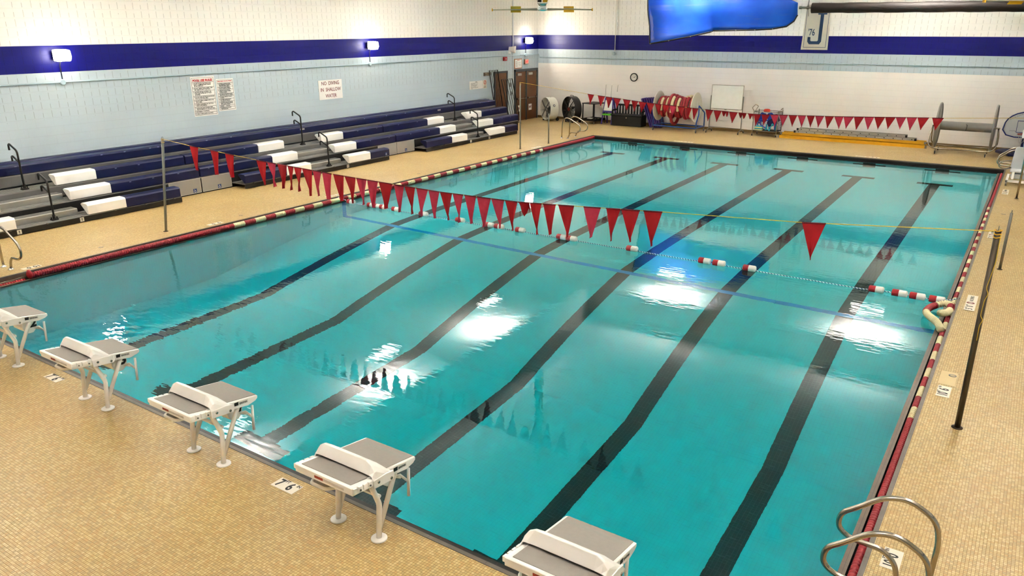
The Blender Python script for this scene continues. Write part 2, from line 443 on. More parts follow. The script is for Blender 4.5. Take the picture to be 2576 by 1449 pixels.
d = MB(); d.box((XW, 23.9, 0), (XW+.05, 23.98, 2.28), FRAME); d.box((XW, 24.85, 0), (XW+.05, 24.93, 2.28), FRAME); d.box((XW, 23.9, 2.2), (XW+.05, 24.93, 2.28), FRAME)
fr2 = struct(d.build('door_2'))
MB().box((XW+.001, 23.98, .01), (XW+.03, 24.85, 2.2)).build('door_leaf', BROWN, fr2)
# corner return between the two doors
struct(MB().box((XW, 25.38, 0), (XW+.02, 25.42, 6.0), M('painted corner bead', 'c9ced4', .5)).build('trim_1'))

# ================================================================ pendant uplights
def uplight():
    t = thing('pendant_light', 'rectangular pendant uplight', 'ceiling light')
    MB().box((-.6, -.25, 0), (.6, .25, .08)).build('housing', M('white lamp housing', 'e8e6e0', .4), t, bevel=.01)
    MB().box((-.55, -.21, -.02), (.55, .21, -.002)).build('diffuser', M('lit lamp diffuser', (1., .95, .88), .5, emit=9.), t)
    for x in (-.5, .5): MB().cyl((x, 0, .08), (x, 0, .995), .005, 6).build('hanger_wire', STEEL, t)
    return t
up0 = uplight()
UPLAB = {1: 'pendant uplight over the left deck beside the deep end', 2: 'pendant uplight over the left deck at mid pool', 3: 'pendant uplight over the left deck toward the shallow end', 4: 'pendant uplight over the far deck, left of the pair by the end wall', 5: 'pendant uplight over the far deck, right of the pair by the end wall'}
for i, (x, y) in enumerate(UPLIGHTS):
    lab = UPLAB.get(i, 'unseen pendant uplight added over the deck to light the room')
    o = up0 if i == 0 else dup(up0)
    o.location = (x, y, 5.2); o.rotation_euler = (0, 0, 0 if (y > 23 or y < -1) else R(90)); o['label'] = lab; o['group'] = 'pendant uplights round the pool'

# ================================================================ wall lamps and conduit on the left wall
CON = M('pale blue painted conduit', 'a9bfc9', .45)
GLOW = M('glowing lamp glass', (1., .93, .80), .4, emit=26.)
def wall_lamp(y, label):
    t = thing('wall_lamp', label, 'lamp', (XW, y, 0), group='flood lamps along the left wall')
    MB().prism([(.06, 3.44), (.12, 3.42), (.12, 3.66), (.06, 3.64)], -.15, .15, 'y').build('lamp_housing', BLACKM, t, bevel=.01)
    MB().prism([(.121, 3.41), (.30, 3.40), (.36, 3.50), (.33, 3.66), (.121, 3.68)], -.17, .17, 'y').build('lamp_glass', GLOW, t, bevel=.03, seg=3)
    m = MB(); m.sweep([(.04, 0, 2.93), (.04, 0, 3.3), (.15, 0, 3.5)], .014, 8); m.build('bracket', M('dark bracket', '24263c', .5), t)
    MB().lathe([(0, .075), (.05, .075), (.06, .06)], (0, 0, 2.91), (1, 0, 0), 20).build('junction_box', CON, t)
    ld = bpy.data.lights.new('wall_lamp_light', 'AREA'); ld.shape = 'RECTANGLE'; ld.size = .36; ld.size_y = .26; ld.energy = 55; ld.color = (1, .9, .72)
    lo = bpy.data.objects.new('wall_lamp_light', ld); C.objects.link(lo); lo.location = (XW+.39, y, 3.55); lo.rotation_euler = (0, R(-97), 0)
    return t
wall_lamp(5.67, 'lit flood lamp on the left wall above the nearest bleachers')
wall_lamp(16.32, 'lit flood lamp on the left wall right of the no diving sign')
wall_lamp(26.4, 'lit flood lamp high over the brown double doors')
t = tag(MB().sweep([(XW+.03, -3, 2.90), (XW+.03, 25.9, 2.92)], .016, 8).build('conduit', CON), 'pale blue conduit running along the left wall under the navy band', 'pipe')
tag(MB().sweep([(XW+.03, 25.95, 2.92), (XW+.03, 27.5, 2.92), (XW+.05, YW-.03, 2.92), (XW+.1, YW-.03, 2.78), (19, YW-.03, 2.78)], .014, 8).build('conduit', CON), 'thin conduit running along the far wall across the pale blue band', 'pipe')
tag(MB().sweep([(-1.23, YW-.03, 5.9), (-1.23, YW-.03, 3.1)], .018, 8).build('conduit', M('cream conduit', 'd8d2c4', .5)), 'vertical conduit dropping down the far wall left of the blue curtain', 'pipe')
t = thing('junction_box', 'small round junction box on the far wall below the navy band', 'box', (-1.28, YW, 3.0))
MB().lathe([(0, .07), (-.06, .07), (-.07, .05)], (0, 0, 0), (0, 1, 0), 16).build('box_body', CON, t)
# ================================================================ signs on the left wall
def lsign(name, label, cat, y0, y1, z0, z1, mat=PAPER, th=.012, group=None):
    t = thing(name, label, cat, (XW, (y0+y1)/2, (z0+z1)/2), group=group)
    MB().box((0, -(y1-y0)/2, -(z1-z0)/2), (th, (y1-y0)/2, (z1-z0)/2)).build('sign_board', mat, t)
    return t, (y1-y0), (z1-z0)
def ltext(t, s, size, y, z, mat, bold=.0, align='CENTER', sx=1., name='lettering', x=.0135):
    return text_mesh(name, s, size, mat, frame((x, y, z), (0, 1, 0), (0, 0, 1)), t, .001, bold, align, sx)
def frame_lines(t, W, H, rows, mat=INKB, w=.008, x=.0125, name='ruling'):
    m = MB(); a, b = W/2-.03, H/2-.035
    for y in (-a, a): m.box((x, y-w/2, -b), (x+.0015, y+w/2, b))
    for z in [-b, b]+rows: m.box((x, -a, z-w/2), (x+.0015, a, z+w/2))
    m.build(name, mat, t)
t, W_, H_ = lsign('rules_sign', 'large white pool use rules sign with red heading, left of the pair', 'sign', 9.16, 9.93, 1.745, 2.84)
ltext(t, 'POOL USE RULES', .088, 0, .44, INKRR, .004, sx=.95, name='heading')
RUL = [('1.', ['DO NOT ENTER THE POOL IF YOU', 'HAVE A COMMUNICABLE DISEASE', 'OR AN OPEN CUT.']), ('2.', ['DO NOT BRING FOOD, DRINK, GUM', 'OR TOBACCO INTO THE POOL.']), ('3.', ['SHOWER BEFORE ENTERING THE', 'POOL AND AFTER USE OF TOILET', 'FACILITIES.']), ('4.', ['DO NOT RUN OR ENGAGE IN ROUGH', 'PLAY IN THE POOL AREA.']), ('5.', ['DO NOT BRING ANIMALS INTO THE', 'POOL AREA.']), ('6.', ['DIAPER CHANGING ON THE POOL', 'DECK IS PROHIBITED.']), ('7.', ['GLASS AND SHATTERABLE ITEMS', 'ARE PROHIBITED IN THE POOL AREA.']), ('8.', ['MAXIMUM 113 PATRONS.']), ('9.', ['ONLY SWIM DIAPERS ALLOWED.'])]
def rules(t, W, H, head_h, rul, size):
    n = sum(len(r[1])+.75 for r in rul); top = H/2-.035-head_h; dz = (top+H/2-.035)/n; z = top; rows = [top]
    s = []
    for k, ls in rul:
        z -= dz*.38
        for i, l in enumerate(ls):
            z -= dz*.5
            ltext(t, (k+' ' if i == 0 else '    ')+l, size, -W/2+.05, z, INKB, .0008, 'LEFT', .78); z -= dz*.5
        z -= dz*.37; rows.append(z)
    frame_lines(t, W, H, rows[:-1])
rules(t, W_, H_, .12, RUL, .046)
t, W_, H_ = lsign('rules_sign', 'smaller Spanish pool rules sign right of the pool use rules', 'sign', 9.98, 10.57, 1.83, 2.74)
ltext(t, 'REGLAS PARA EL USO DE LA PISCINA', .036, 0, .385, INKRR, .0015, sx=.8, name='heading')
RULE = [('1.', ['NO ENTRE A LA PISCINA SI TIENE', 'UNA ENFERMEDAD CONTAGIOSA O', 'SI TIENE UNA HERIDA ABIERTA.']), ('2.', ['NO TRAIGA COMIDA, BEBIDAS,', 'CHICLE O TABACO A LA PISCINA.']), ('3.', ['TOME UNA DUCHA ANTES DE', 'ENTRAR A LA PISCINA Y DESPUES', 'DE USAR LOS BANOS.']), ('4.', ['NO CORRA NI PARTICIPE EN JUEGOS', 'BRUSCOS EN EL AREA DE LA PISCINA.']), ('5.', ['NO TRAIGA ANIMALES AL AREA DE', 'LA PISCINA.']), ('6.', ['SE PROHIBE CAMBIAR PANALES', 'EN EL AREA DE LA PISCINA.']), ('7.', ['SE PROHIBE TRAER ARTICULOS DE', 'VIDRIO Y QUE PUEDAN ROMPERSE', 'EN EL AREA DE LA PISCINA.']), ('8.', ['MAXIMO          PERSONAS.']), ('9.', ['SE PERMITEN SOLO PANALES', 'PARA NADADORES.'])]
rules(t, W_, H_, .085, RULE, .034)
t, W_, H_ = lsign('warning_sign', 'white sign reading no diving in shallow water in dark red', 'sign', 13.87, 14.92, 1.85, 2.475)
for s, z in (('NO  DIVING', .205), ('IN  SHALLOW', .0), ('WATER', -.205)): ltext(t, s, .165, 0, z, INKR, .001, sx=.88)
t, W_, H_ = lsign('notice_sign', 'white printed notice near the brown door', 'sign', 22.14, 23.08, 1.64, 1.97)
ltext(t, 'NOTICE', .034, 0, .125, INKB, .001, name='heading')
for k in range(7): ltext(t, ['SWIMMING IS PERMITTED ONLY WHEN A', 'LIFEGUARD IS ON DUTY', 'CHILDREN MUST BE SUPERVISED BY AN', 'ADULT AT ALL TIMES IN THE POOL', 'NO STREET SHOES ON DECK', 'DO NOT HANG ON LANE LINES OR SAFETY', 'EQUIPMENT'][k], .026, -.38, .08-k*.036, INKB, 0, 'LEFT')
t, W_, H_ = lsign('warning_sign', 'small pale sign with red prohibition ring beside the white notice', 'sign', 23.11, 23.36, 1.63, 1.98, M('cream sign', 'd8cfc0', .5))
m = MB(); m.lathe([(0, .085), (.003, .085), (.003, .062), (0, .062)], (.0125, 0, .07), (1, 0, 0), 24, caps=False); m.box((.0125, -.07, .062), (.0145, .07, .078), rot=(R(45), 0, 0)); m.build('prohibition_ring', INKRR, t)
ltext(t, 'NO\nDIVING', .05, 0, -.1, INKB)
t, W_, H_ = lsign('door_plaque', 'small brown plaque on the wall left of the brown door', 'sign', 23.16, 23.68, 2.14, 2.28, M('brown plaque', '5a4334', .5))
ltext(t, 'EMERGENCY', .055, 0, .032, M('cream lettering', 'd9cbb0', .5)); ltext(t, 'EQUIPMENT', .055, 0, -.035, MATS['cream lettering'])
t, W_, H_ = lsign('framed_notice', 'orange framed plan hung above the double doors', 'picture', 25.51, 26.12, 2.33, 2.76, M('orange wood frame', 'b4703c', .4), .02)
MB().box((.0201, -.27, -.18), (.022, .27, .18)).build('paper', PAPER, t)
ltext(t, 'WARNING', .045, 0, .15, INKRR, .001, x=.0225)
for k in range(5): ltext(t, 'POOL CHEMICALS AND', .02, -.22, .1-k*.05, INKB, 0, 'LEFT', .7, x=.0225)
m = MB(); m.box((.0222, .03, -.06), (.0235, .035, .08)); m.box((.0222, .13, -.12), (.0235, .135, .05)); m.box((.0222, .03, .05), (.0235, .2, .055)); m.box((.0222, .03, -.06), (.0235, .2, -.055)); m.build('plan_drawing', INKB, t)
t = thing('exit_sign', 'small red lettered exit sign beside the framed plan over the doors', 'sign', (XW, 26.47, 2.61))
MB().box((0, -.15, -.11), (.06, .15, .11)).build('sign_case', M('brown sign case', '8a5a44', .5), t, bevel=.005)
MB().box((.0601, -.135, -.095), (.062, .135, .095)).build('sign_face', M('lit red sign face', 'e8b0a0', .5, emit=.2), t)
ltext(t, 'EXIT', .13, 0, 0, M('exit red', 'd4202a', .4, emit=.8), .006, sx=.85, x=.0635)
t = thing('fire_alarm', 'red fire alarm box high on the wall above the brown door', 'alarm', (XW, 24.73, 2.79))
MB().box((0, -.12, -.08), (.08, .12, .08)).build('alarm_case', M('alarm red', 'a51a20', .4), t, bevel=.01)
MB().cyl((.08, 0, 0), (.095, 0, 0), .04).build('alarm_lens', M('clear lens', 'd9b0b0', .2), t)
t = thing('wall_speaker', 'round white horn speaker on the left wall by the corner', 'speaker', (XW, 25.0, 3.2))
m = MB(); m.lathe([(0, .10), (.1, .11), (.26, .15), (.3, .15), (.3, .12), (.25, .09)], (.06, 0, 0), (1, .5, -.1), 28); m.build('speaker_horn', WHITE, t)
MB().lathe([(0, .09), (.01, .085)], (.06+.24, .12, -.024), (1, .5, -.1), 24).build('speaker_grille', M('grey grille', '9c9a96', .5), t)
MB().prism([(-.03, -.2), (.03, -.2), (.05, -.1), (-.05, -.1)], .04, .14, 'x').build('speaker_bracket', WHITE, t)
for y, z, lab in ((25.18, 1.66, 'upper grey switch box on the wall between the two doors'), (25.25, 1.28, 'lower grey switch box on the wall between the two doors')):
    t = thing('switch_box', lab, 'switch', (XW, y, z)); MB().box((0, -.06, -.09), (.05, .06, .09)).build('box_body', M('grey switch case', '8f979a', .4), t, bevel=.006)
    MB().box((.05, -.02, -.03), (.06, .02, .03)).build('switch_plate', BLACKM, t)
# black guard rail panels leaning at the brown door
def guard(label, y0, y1, z1, x0, x1):
    t = thing('guard_rail', label, 'railing')
    g = MB(); g.sweep([(x1, y0, .01), (x0, y0, z1), (x0, y1, z1), (x1, y1, .01)], .022, 8); g.build('rail_frame', BLACK, t)
    n = 4
    for k in range(1, n+1):
        y = y0+(y1-y0)*k/(n+1); MB().cyl((x1, y, .06), (x0+.003, y, z1-.01), .011, 6).build('baluster', BLACK, t)
    MB().cyl((x1, y0, .1), (x1, y1, .1), .016, 6).build('bottom_bar', BLACK, t)
guard('tall black steel guard rail leaning on the brown door frame', 23.45, 24.05, 2.36, XW+.1, XW+.5)
guard('shorter black steel guard rail leaning in front of the brown door', 24.10, 24.92, 1.95, XW+.28, XW+.75)
# ================================================================ far wall things
t = thing('wall_clock', 'round black rimmed wall clock on the far white wall', 'clock', (-.255, YW, 2.02))
MB().lathe([(0, .18), (.04, .18), (.05, .165), (.05, .145), (.035, .14)], (0, 0, 0), (0, -1, 0), 36).build('clock_rim', BLACKM, t)
MB().lathe([(0, .142), (.002, .142)], (0, -.034, 0), (0, -1, 0), 32).build('clock_face', PAPER, t)
m = MB()
for k in range(12):
    a = k*math.pi/6; m.box((-.006, -.0385, .105), (.006, -.037, .128), rot=(0, a, 0), at=(0, -.038, 0))
m.build('hour_marks', INKB, t)
MB().box((-.005, -.041, -.02), (.005, -.039, .10), rot=(0, R(66), 0), at=(0, -.04, 0)).build('minute_hand', INKB, t)
MB().box((-.006, -.043, -.015), (.006, -.041, .07), rot=(0, R(100), 0), at=(0, -.042, 0)).build('hour_hand', INKB, t)
for x, zt, zb, lab in ((-1.60, 1.66, 1.14, 'leftmost thin hanging hook cord on the far wall'), (-1.31, 1.65, 1.14, 'middle thin hanging hook cord on the far wall'), (-1.01, 1.66, 1.40, 'rightmost and shortest hook cord on the far wall')):
    t = thing('wall_hook', lab, 'hook', (x, YW, 0), group='hooks on the far wall')
    MB().lathe([(0, .022), (.03, .022), (.04, .01)], (0, 0, zt), (0, -1, 0), 12).build('hook_knob', WHITE, t)
    MB().cyl((0, -.03, zt), (-.02, -.03, zb), .007, 6).build('hook_cord', DULL, t)
    MB().lathe([(0, .012), (.02, .016), (.04, .004)], (-.02, -.03, zb-.02), (0, 0, 1), 8).build('hook_weight', DULL, t)
# banner J '76
t = thing('banner', "tan hanging banner with a navy letter J and '76", 'banner', (7.17, YW-.02, 3.27))
cl = M('cream banner cloth', 'cfc7b8', .8, bump=.2)
m = MB(); m.faces([(-.48, 0, 0), (.50, 0, -.0), (.46, .0, 1.62), (-.42, 0, 1.62), (-.48, .012, 0), (.50, .012, 0), (.46, .012, 1.62), (-.42, .012, 1.62)], [(0, 1, 2, 3), (7, 6, 5, 4), (0, 4, 5, 1), (1, 5, 6, 2), (2, 6, 7, 3), (3, 7, 4, 0)]); m.build('banner_cloth', cl, t)
INKN = M('faded navy print', '1d3a5f', .7)
m = MB(); zb = .08
for a, b, c, d in ((-.40, zb, .42, zb+.014), (-.40, 1.52, .40, 1.534), (-.40, zb, -.386, 1.53), (.405, zb, .42, 1.53)): m.box((a, -.003, b), (c, -.001, d))
m.build('banner_border', INKN, t)
m = MB(); m.prism([(.02, 1.36), (.34, 1.36), (.34, 1.26), (.235, 1.26), (.235, .30), (.17, .20), (-.20, .20), (-.27, .30), (-.27, .46), (-.17, .46), (-.17, .34), (-.14, .31), (.08, .31), (.115, .34), (.115, 1.26), (.02, 1.26)], -.004, -.001, 'y'); m.build('letter', INKN, t)
text_mesh('numerals', "'76", .34, INKN, frame((-.15, -.004, .62), (1, 0, 0), (0, 0, 1)), t, .001, .004, sx=.62)
# blue hanging sheet and its roll
def blue_sheet():
    t = thing('blue_curtain', 'sagging bright blue vinyl sheet with black border hung by the far wall', 'curtain')
    m_, nt, b = new_mat('bright blue vinyl'); P, X, Y, Z = pos(nt)
    n = noise(nt, P, .9, 4, 1.2); st = nt.nodes.new('ShaderNodeMapping'); st.inputs['Scale'].default_value = (.6, 1, 5); nt.links.new(P, st.inputs[0])
    n2 = noise(nt, st.outputs[0], 1.1, 4, .4)
    c = mixc(nt, n, '0b3fd0', '1f6fe8'); c = mixc(nt, (n2 - .56) * 2.4, c, '6a6f9c'); nt.links.new(c, b.inputs['Base Color']); b.inputs['Roughness'].default_value = .45
    # bottom outline (x, z), left to right
    bot = [(1.62, 3.49), (2.4, 3.61), (3.2, 3.76), (3.98, 3.93), (4.02, 3.97), (4.9, 3.99), (5.6, 4.0), (6.2, 4.03), (6.7, 4.12), (6.95, 4.30), (7.06, 4.5)]
    top = [(1.35, 5.6), (2.2, 5.6), (3.0, 5.6), (3.95, 5.6), (4.02, 5.6), (4.9, 5.5), (5.6, 5.4), (6.2, 5.2), (6.7, 5.05), (6.95, 4.95), (7.08, 4.9)]
    nz = 10; g = []
    for i, ((xb, zb), (xt, ztp)) in enumerate(zip(bot, top)):
        for k in range(nz+1):
            f = k/nz; x = xb+(xt-xb)*f; z = zb+(ztp-zb)*f
            y = 25.0 + .10*math.sin(x*2.1+f*1.5) + (-.10 if i <= 3 else .06)*(1-f) + .04*math.sin(z*5)
            g.append((x, y, z))
    fs = [(i*(nz+1)+k, (i+1)*(nz+1)+k, (i+1)*(nz+1)+k+1, i*(nz+1)+k+1) for i in range(len(bot)-1) for k in range(nz)]
    o = MB().faces(g, fs, None, True).build('vinyl_sheet', m_, t); so = o.modifiers.new('s', 'SOLIDIFY'); so.thickness = .012
    edge = [g[i*(nz+1)] for i in range(len(bot))]; left = [g[k] for k in range(nz, -1, -1)]
    o = MB().sweep([Vector(p)+Vector((0, -.01, 0)) for p in left+edge], .026, 8).build('border', BLACKM, t)
    for i in (0, 1, 2, 3, 5, 6, 7):
        p = edge[i]; MB().lathe([(0, .022), (.01, .022)], (p[0]+.04, p[1]-.035, p[2]), (0, -1, 0), 10).build('grommet', DULL, t)
blue_sheet()
t = thing('curtain_roll', 'long black rolled curtain tube hung high before the far wall', 'roll')
m = MB(); pr = []
for k in range(60): pr.append((k*.17, .165+.006*math.sin(k*.9)+(.006 if k % 7 == 0 else 0)))
m.lathe(pr, (7.55, 25.0, 4.72), (1, 0, -.004), 24); m.build('rolled_sheet', M('black vinyl roll', '2a211e', .5, bump=.3), t)
m = MB(); m.cyl((7.2, 25.0, 4.74), (7.56, 25.0, 4.73), .035); m.lathe([(0, .06), (.06, .06)], (7.38, 25, 4.735), (1, 0, 0), 16); m.cyl((7.12, 25, 4.74), (7.2, 25, 4.74), .05); m.build('axle', DULL, t)
m = MB(); m.sweep([(7.42, 25.0, 4.78), (7.46, 25.0, 6.19)], .012, 6); m.sweep([(7.44, 25.0, 4.7), (7.47, 24.98, 4.45)], .01, 6); m.build('hanger_rod', DULL, t)
MB().cyl((14, 25, 4.86), (14, 25, 6.19), .012, 6).build('hanger_rod', DULL, t)
# ceiling fans
def ceiling_fan(label, x, y, z, ang):
    t = thing('ceiling_fan', label, 'fan', (x, y, z), (0, 0, ang), group='ceiling fans with yellow tipped thin blades')
    m = MB(); m.lathe([(0, .05), (.02, .13), (.045, .13), (.05, .095), (.15, .095), (.16, .12), (.185, .12), (.19, .05)], (0, 0, -.02), (0, 0, 1), 28); m.build('motor', CHROME, t)
    m = MB(); m.cyl((0, 0, .28), (0, 0, 7.53-z), .03); m.build('down_rod', DULL, t)
    MB().box((.01, -.04, .175), (.12, .05, 7.0-z)).build('yellow_cover', YELLOW, t, bevel=.01)
    MB().box((-.11, -.04, .175), (-.02, .05, 7.0-z)).build('black_cover', BLACKM, t, bevel=.01)
    for s in (-1, 1): MB().cyl((s*.1, 0, .16), (s*1.2, 0, 7.53-z), .004, 6).build('guy_wire', DULL, t)
    for k in range(2):
        a = math.pi*k + .0; c, s = math.cos(a), math.sin(a)
        m = MB(); m.sweep([(c*.12, s*.12, .02), (c*.6, s*.6, .02), (c*1.17, s*1.17, .01)], .02, 8, rfun=lambda i: (.028, .018, .014)[i]); bl = m.build('blade', M('thin cream blade', 'b9b39c', .4), t)
        MB().box((-.12, -.1, -.006), (.12, .1, .006), rot=(R(40), 0, a), at=(0, 0, 0)).build('winglet', YELLOW, bl, bevel=.004, loc=(c*.62, s*.62, .02))
        MB().box((-.012, -.03, -.03), (.012, .03, .03)).build('blade_tip', YELLOW, bl, loc=(c*1.17, s*1.17, .01))
    return t
ceiling_fan('ceiling fan hanging at top centre with two yellow clipped thin blades', 4.64, 12, 4.52, R(34))
ceiling_fan('ceiling fan at the top right edge before the black roll', 14.6, 12, 4.54, R(34))

# ================================================================ bleachers
SX = {1: -2.77, 2: -3.33, 3: -3.88, 4: -4.43}
def zdeck(r): return .14 + .28*(r-1)
bl = thing('bleacher', 'long navy and white telescopic bleacher bank with grey treads along the left wall', 'bleachers')
SEATY = {1: [(2.45, 2.97, 'w'), (4.5, 5.41, 'w'), (5.41, 6.83, 'b'), (8.78, 10.21, 'b'), (10.21, 11.12, 'w'), (12.65, 13.6, 'w'), (13.6, 14.48, 'b'), (16.38, 17.81, 'b'), (17.81, 18.72, 'w'), (20.19, 21.2, 'w'), (21.2, 22.09, 'b')],
         2: [(1.2, 2.1, 'b'), (2.1, 2.96, 'w'), (4.44, 5.41, 'w'), (5.41, 7.79, 'b'), (7.83, 10.2, 'b'), (10.2, 11.13, 'w'), (12.61, 13.56, 'w'), (13.56, 15.42, 'b'), (15.45, 17.81, 'b'), (17.81, 18.75, 'w'), (20.18, 21.18, 'w'), (21.18, 23.0, 'b')],
         3: [(1.2, 2.1, 'b'), (2.1, 2.96, 'w'), (4.44, 5.4, 'w'), (5.4, 7.77, 'b'), (7.81, 10.17, 'b'), (10.17, 11.12, 'w'), (12.59, 13.54, 'w'), (13.54, 15.40, 'b'), (15.43, 17.78, 'b'), (17.78, 18.74, 'w'), (20.17, 21.15, 'w'), (21.15, 22.96, 'b')],
         4: [(-2.0, 22.9, 'b')]}
for r, segs in SEATY.items():
    x = SX[r]; z0 = zdeck(r) + .01; z1 = z0 + (.235 if r < 4 else .21)
    dep = .30 if r < 4 else .52
    for a, b, k in segs:
        pf = [(x, z0), (x, z1-.035), (x-.035, z1), (x-dep+.06, z1+.008), (x-dep, z1-.02), (x-dep+.02, z1-.05), (x-.06, z0)] if dep < .4 else [(x, z0), (x, z1-.035), (x-.035, z1), (x-.30, z1+.004), (x-.33, z1+.03), (x-.36, z1+.035), (x-.44, z1+.03), (x-.5, z1+.04), (x-dep, z1-.1), (x-.1, z0)]
        o = MB().prism(pf, a, b, 'y').build('seat', WHITEP if k == 'w' else NAVY, bl, bevel=.008)
        o['label'] = 'white end seat' if k == 'w' else 'navy seat'
TREADS = {1: [(1.0, 6.85), (8.77, 14.46), (16.34, 22.07)], 2: [(-2, 22.98)], 3: [(-2, 22.98)], 4: [(-2, 22.9)]}
for r, segs in TREADS.items():
    x = SX[r]; xb = SX[r+1] if r < 4 else -5.15; z = zdeck(r)
    for a, b in segs:
        m = MB(); m.box((xb-.02, a, z-.03), (x-.01, b, z-.008))
        for k in range(5):
            xx = x-.012-(x-xb)*k/5.; m.box((xx-.075, a, z-.012), (xx, b, z))
        m.build('tread', GREY, bl)
        if r > 1:
            aa = a
            o = MB().box((x-.03, a, z-.25), (x-.012, b, z-.02)).build('riser', GREYD, bl)
        else:
            MB().box((x-.03, a, 0.012), (x+.0, b, z-.012)).build('kickboard', BLACK, bl, bevel=.004)
            n = int((b-a)/.7)
            for k in range(n):
                yy = a+.3+k*(b-a-.5)/max(1, n-1); MB().box((x-.02, yy-.025, z-.018), (x+.012, yy+.025, z+.006)).build('clip', DULL, bl)
MB().box((-3.345, -2, .0), (-3.335, 22.98, .39)).build('understructure_cover', BLACKM, bl)
# black gaps beside the aisles, aisle half steps
for a, b in ((2.98, 4.43), (11.14, 12.6), (18.76, 20.16)):
    for r in (1, 2):
        x = SX[r+1]; z = zdeck(r); 
        m = MB(); m.prism([(x-.0, z+.002), (x+.27, z+.002), (x+.27, z+.125), (x+.25, z+.14), (x, z+.14)], a+.0, b-.02, 'y', SHINY)
        for k in range(3): m.box((x+.02+k*.08, a+.01, z+.139), (x+.085+k*.08, b-.03, z+.147), GREY)
        m.build('aisle_step', SHINY, bl)
    # hand rails
    yc = {2.98: 3.83, 11.14: 11.98, 18.76: 19.62}[a]
    for x0, zb, s in ((-2.95, .14, 0), (-4.05, .70, .55)):
        m = MB()
        m.sweep([(x0, yc, zb), (x0+.0, yc, zb+.87), (x0-.30, yc, zb+1.005), (x0-.35, yc, zb+.98), (x0-.35, yc, zb+.86)], .021, 10, fillet=.07)
        m.sweep([(x0, yc, zb+.62), (x0-.26, yc, zb+.735), (x0-.31, yc, zb+.72), (x0-.31, yc, zb+.61)], .021, 10, fillet=.06)
        hr = m.build('handrail', BLACK, bl)
        m = MB(); m.cyl((x0, yc, zb), (x0, yc, zb+.12), .03); m.box((x0-.05, yc-.07, zb-.0), (x0+.05, yc+.07, zb+.03)); m.cyl((x0, yc-.06, zb+.03), (x0, yc-.06, zb+.07), .014, 8); m.cyl((x0, yc+.06, zb+.03), (x0, yc+.06, zb+.07), .014, 8); m.build('rail_foot', BLACKM, hr)
# wheelchair fronts in the gaps
for a, b in ((6.88, 7.79), (7.83, 8.74), (14.52, 15.43), (15.46, 16.35)):
    p = MB().box((SX[2]-.006, a, .03), (SX[2]+.012, b, .41)).build('wheelchair_panel', PANELG, bl, bevel=.004)
    m = MB()
    for lo, hi in (((0.012, a, .03), (.016, b, .04)), ((.012, a, .4), (.016, b, .41)), ((.012, a, .03), (.016, a+.01, .41)), ((.012, b-.01, .03), (.016, b, .41))): m.box((SX[2]+lo[0], lo[1], lo[2]), (SX[2]+hi[0], hi[1], hi[2]))
    m.build('panel_edge', M('pale edge trim', 'c9c5bd', .4), p)
    MB().box((SX[2]-.005, a, .0), (SX[2]+.008, b, .028)).build('floor_seal', BLACKM, p)
def access_symbol(x, y, z, parent, s=.1, bg=True):
    mb_ = M('blue accessibility plate', '1c3f86', .5)
    if bg:
        MB().box((x, y-s*.5, z-s*.5), (x+.003, y+s*.5, z+s*.5)).build('access_plate', mb_, parent)
    m = MB(); xx = x+.0045
    m.lathe([(0, s*.07), (.002, s*.07)], (xx, y-s*.08, z+s*.33), (1, 0, 0), 12)
    m.sweep([(xx, y-s*.08, z+s*.22), (xx, y-s*.05, z-s*.02), (xx, y+s*.17, z-s*.04), (xx, y+s*.24, z-s*.26), (xx, y+s*.32, z-s*.26)], s*.04, 5)
    m.sweep([(xx, y+s*.12*math.cos(a/10*5.2+1.9)*2-s*.06, z-s*.16+s*.12*math.sin(a/10*5.2+1.9)*2) for a in range(11)], s*.035, 5)
    m.sweep([(xx, y-s*.06, z+s*.1), (xx, y+s*.12, z+s*.09)], s*.035, 5)
    m.build('access_symbol', WHITE, parent)
for y in (7.6, 8.35, 15.9): access_symbol(SX[2]+.013, y, .10, bl)
access_symbol(SX[1]+.001, 14.32, .22, bl, .09)
def arrow_plate(y):
    p = MB().box((SX[1]+.001, y-.045, .025), (SX[1]+.006, y+.045, .118)).build('arrow_plate', M('cream arrow plate', 'd8d4c6', .5), bl)
    m = MB(); m.prism([(y-.006, .045), (y+.006, .045), (y+.006, .085), (y+.018, .085), (y, .105), (y-.018, .085), (y-.006, .085)], SX[1]+.0062, SX[1]+.0075, 'x'); m.build('arrow', INKB, p)
for y in (3.0, 4.33, 12.58, 18.93, 20.12): arrow_plate(y)
# seat numbers and maker tags on the front faces
NUMP = M('pale seat number plate', '8c93b4', .4)
for r in (2, 3, 4):
    z = zdeck(r)+.2
    for y in [3.9, 5.9, 6.5, 7.2, 8.1, 8.9, 9.7, 14.2, 15.1, 16.2, 17.2, 21.8, 22.4]:
        if r == 4 or not (2.9 < y < 4.5): MB().box((SX[r]-.004, y-.025, z-.015), (SX[r]+.002, y+.025, z)).build('seat_number', NUMP, bl)
for y in (11.9, 18.7): MB().box((SX[4]-.002, y+.35, 1.09), (SX[4]+.004, y+.53, 1.14)).build('maker_tag', M('silver tag', 'b0a6a8', .4), bl)
for y in (1.8, 7.0, 9.3, 15.2, 16.9, 22.5):
    for r in (2, 3, 4): MB().box((SX[r]-.12, y-.02, zdeck(r)-.02), (SX[r]-.05, y+.02, zdeck(r)+.06)).build('seat_bracket', BLACKM, bl)

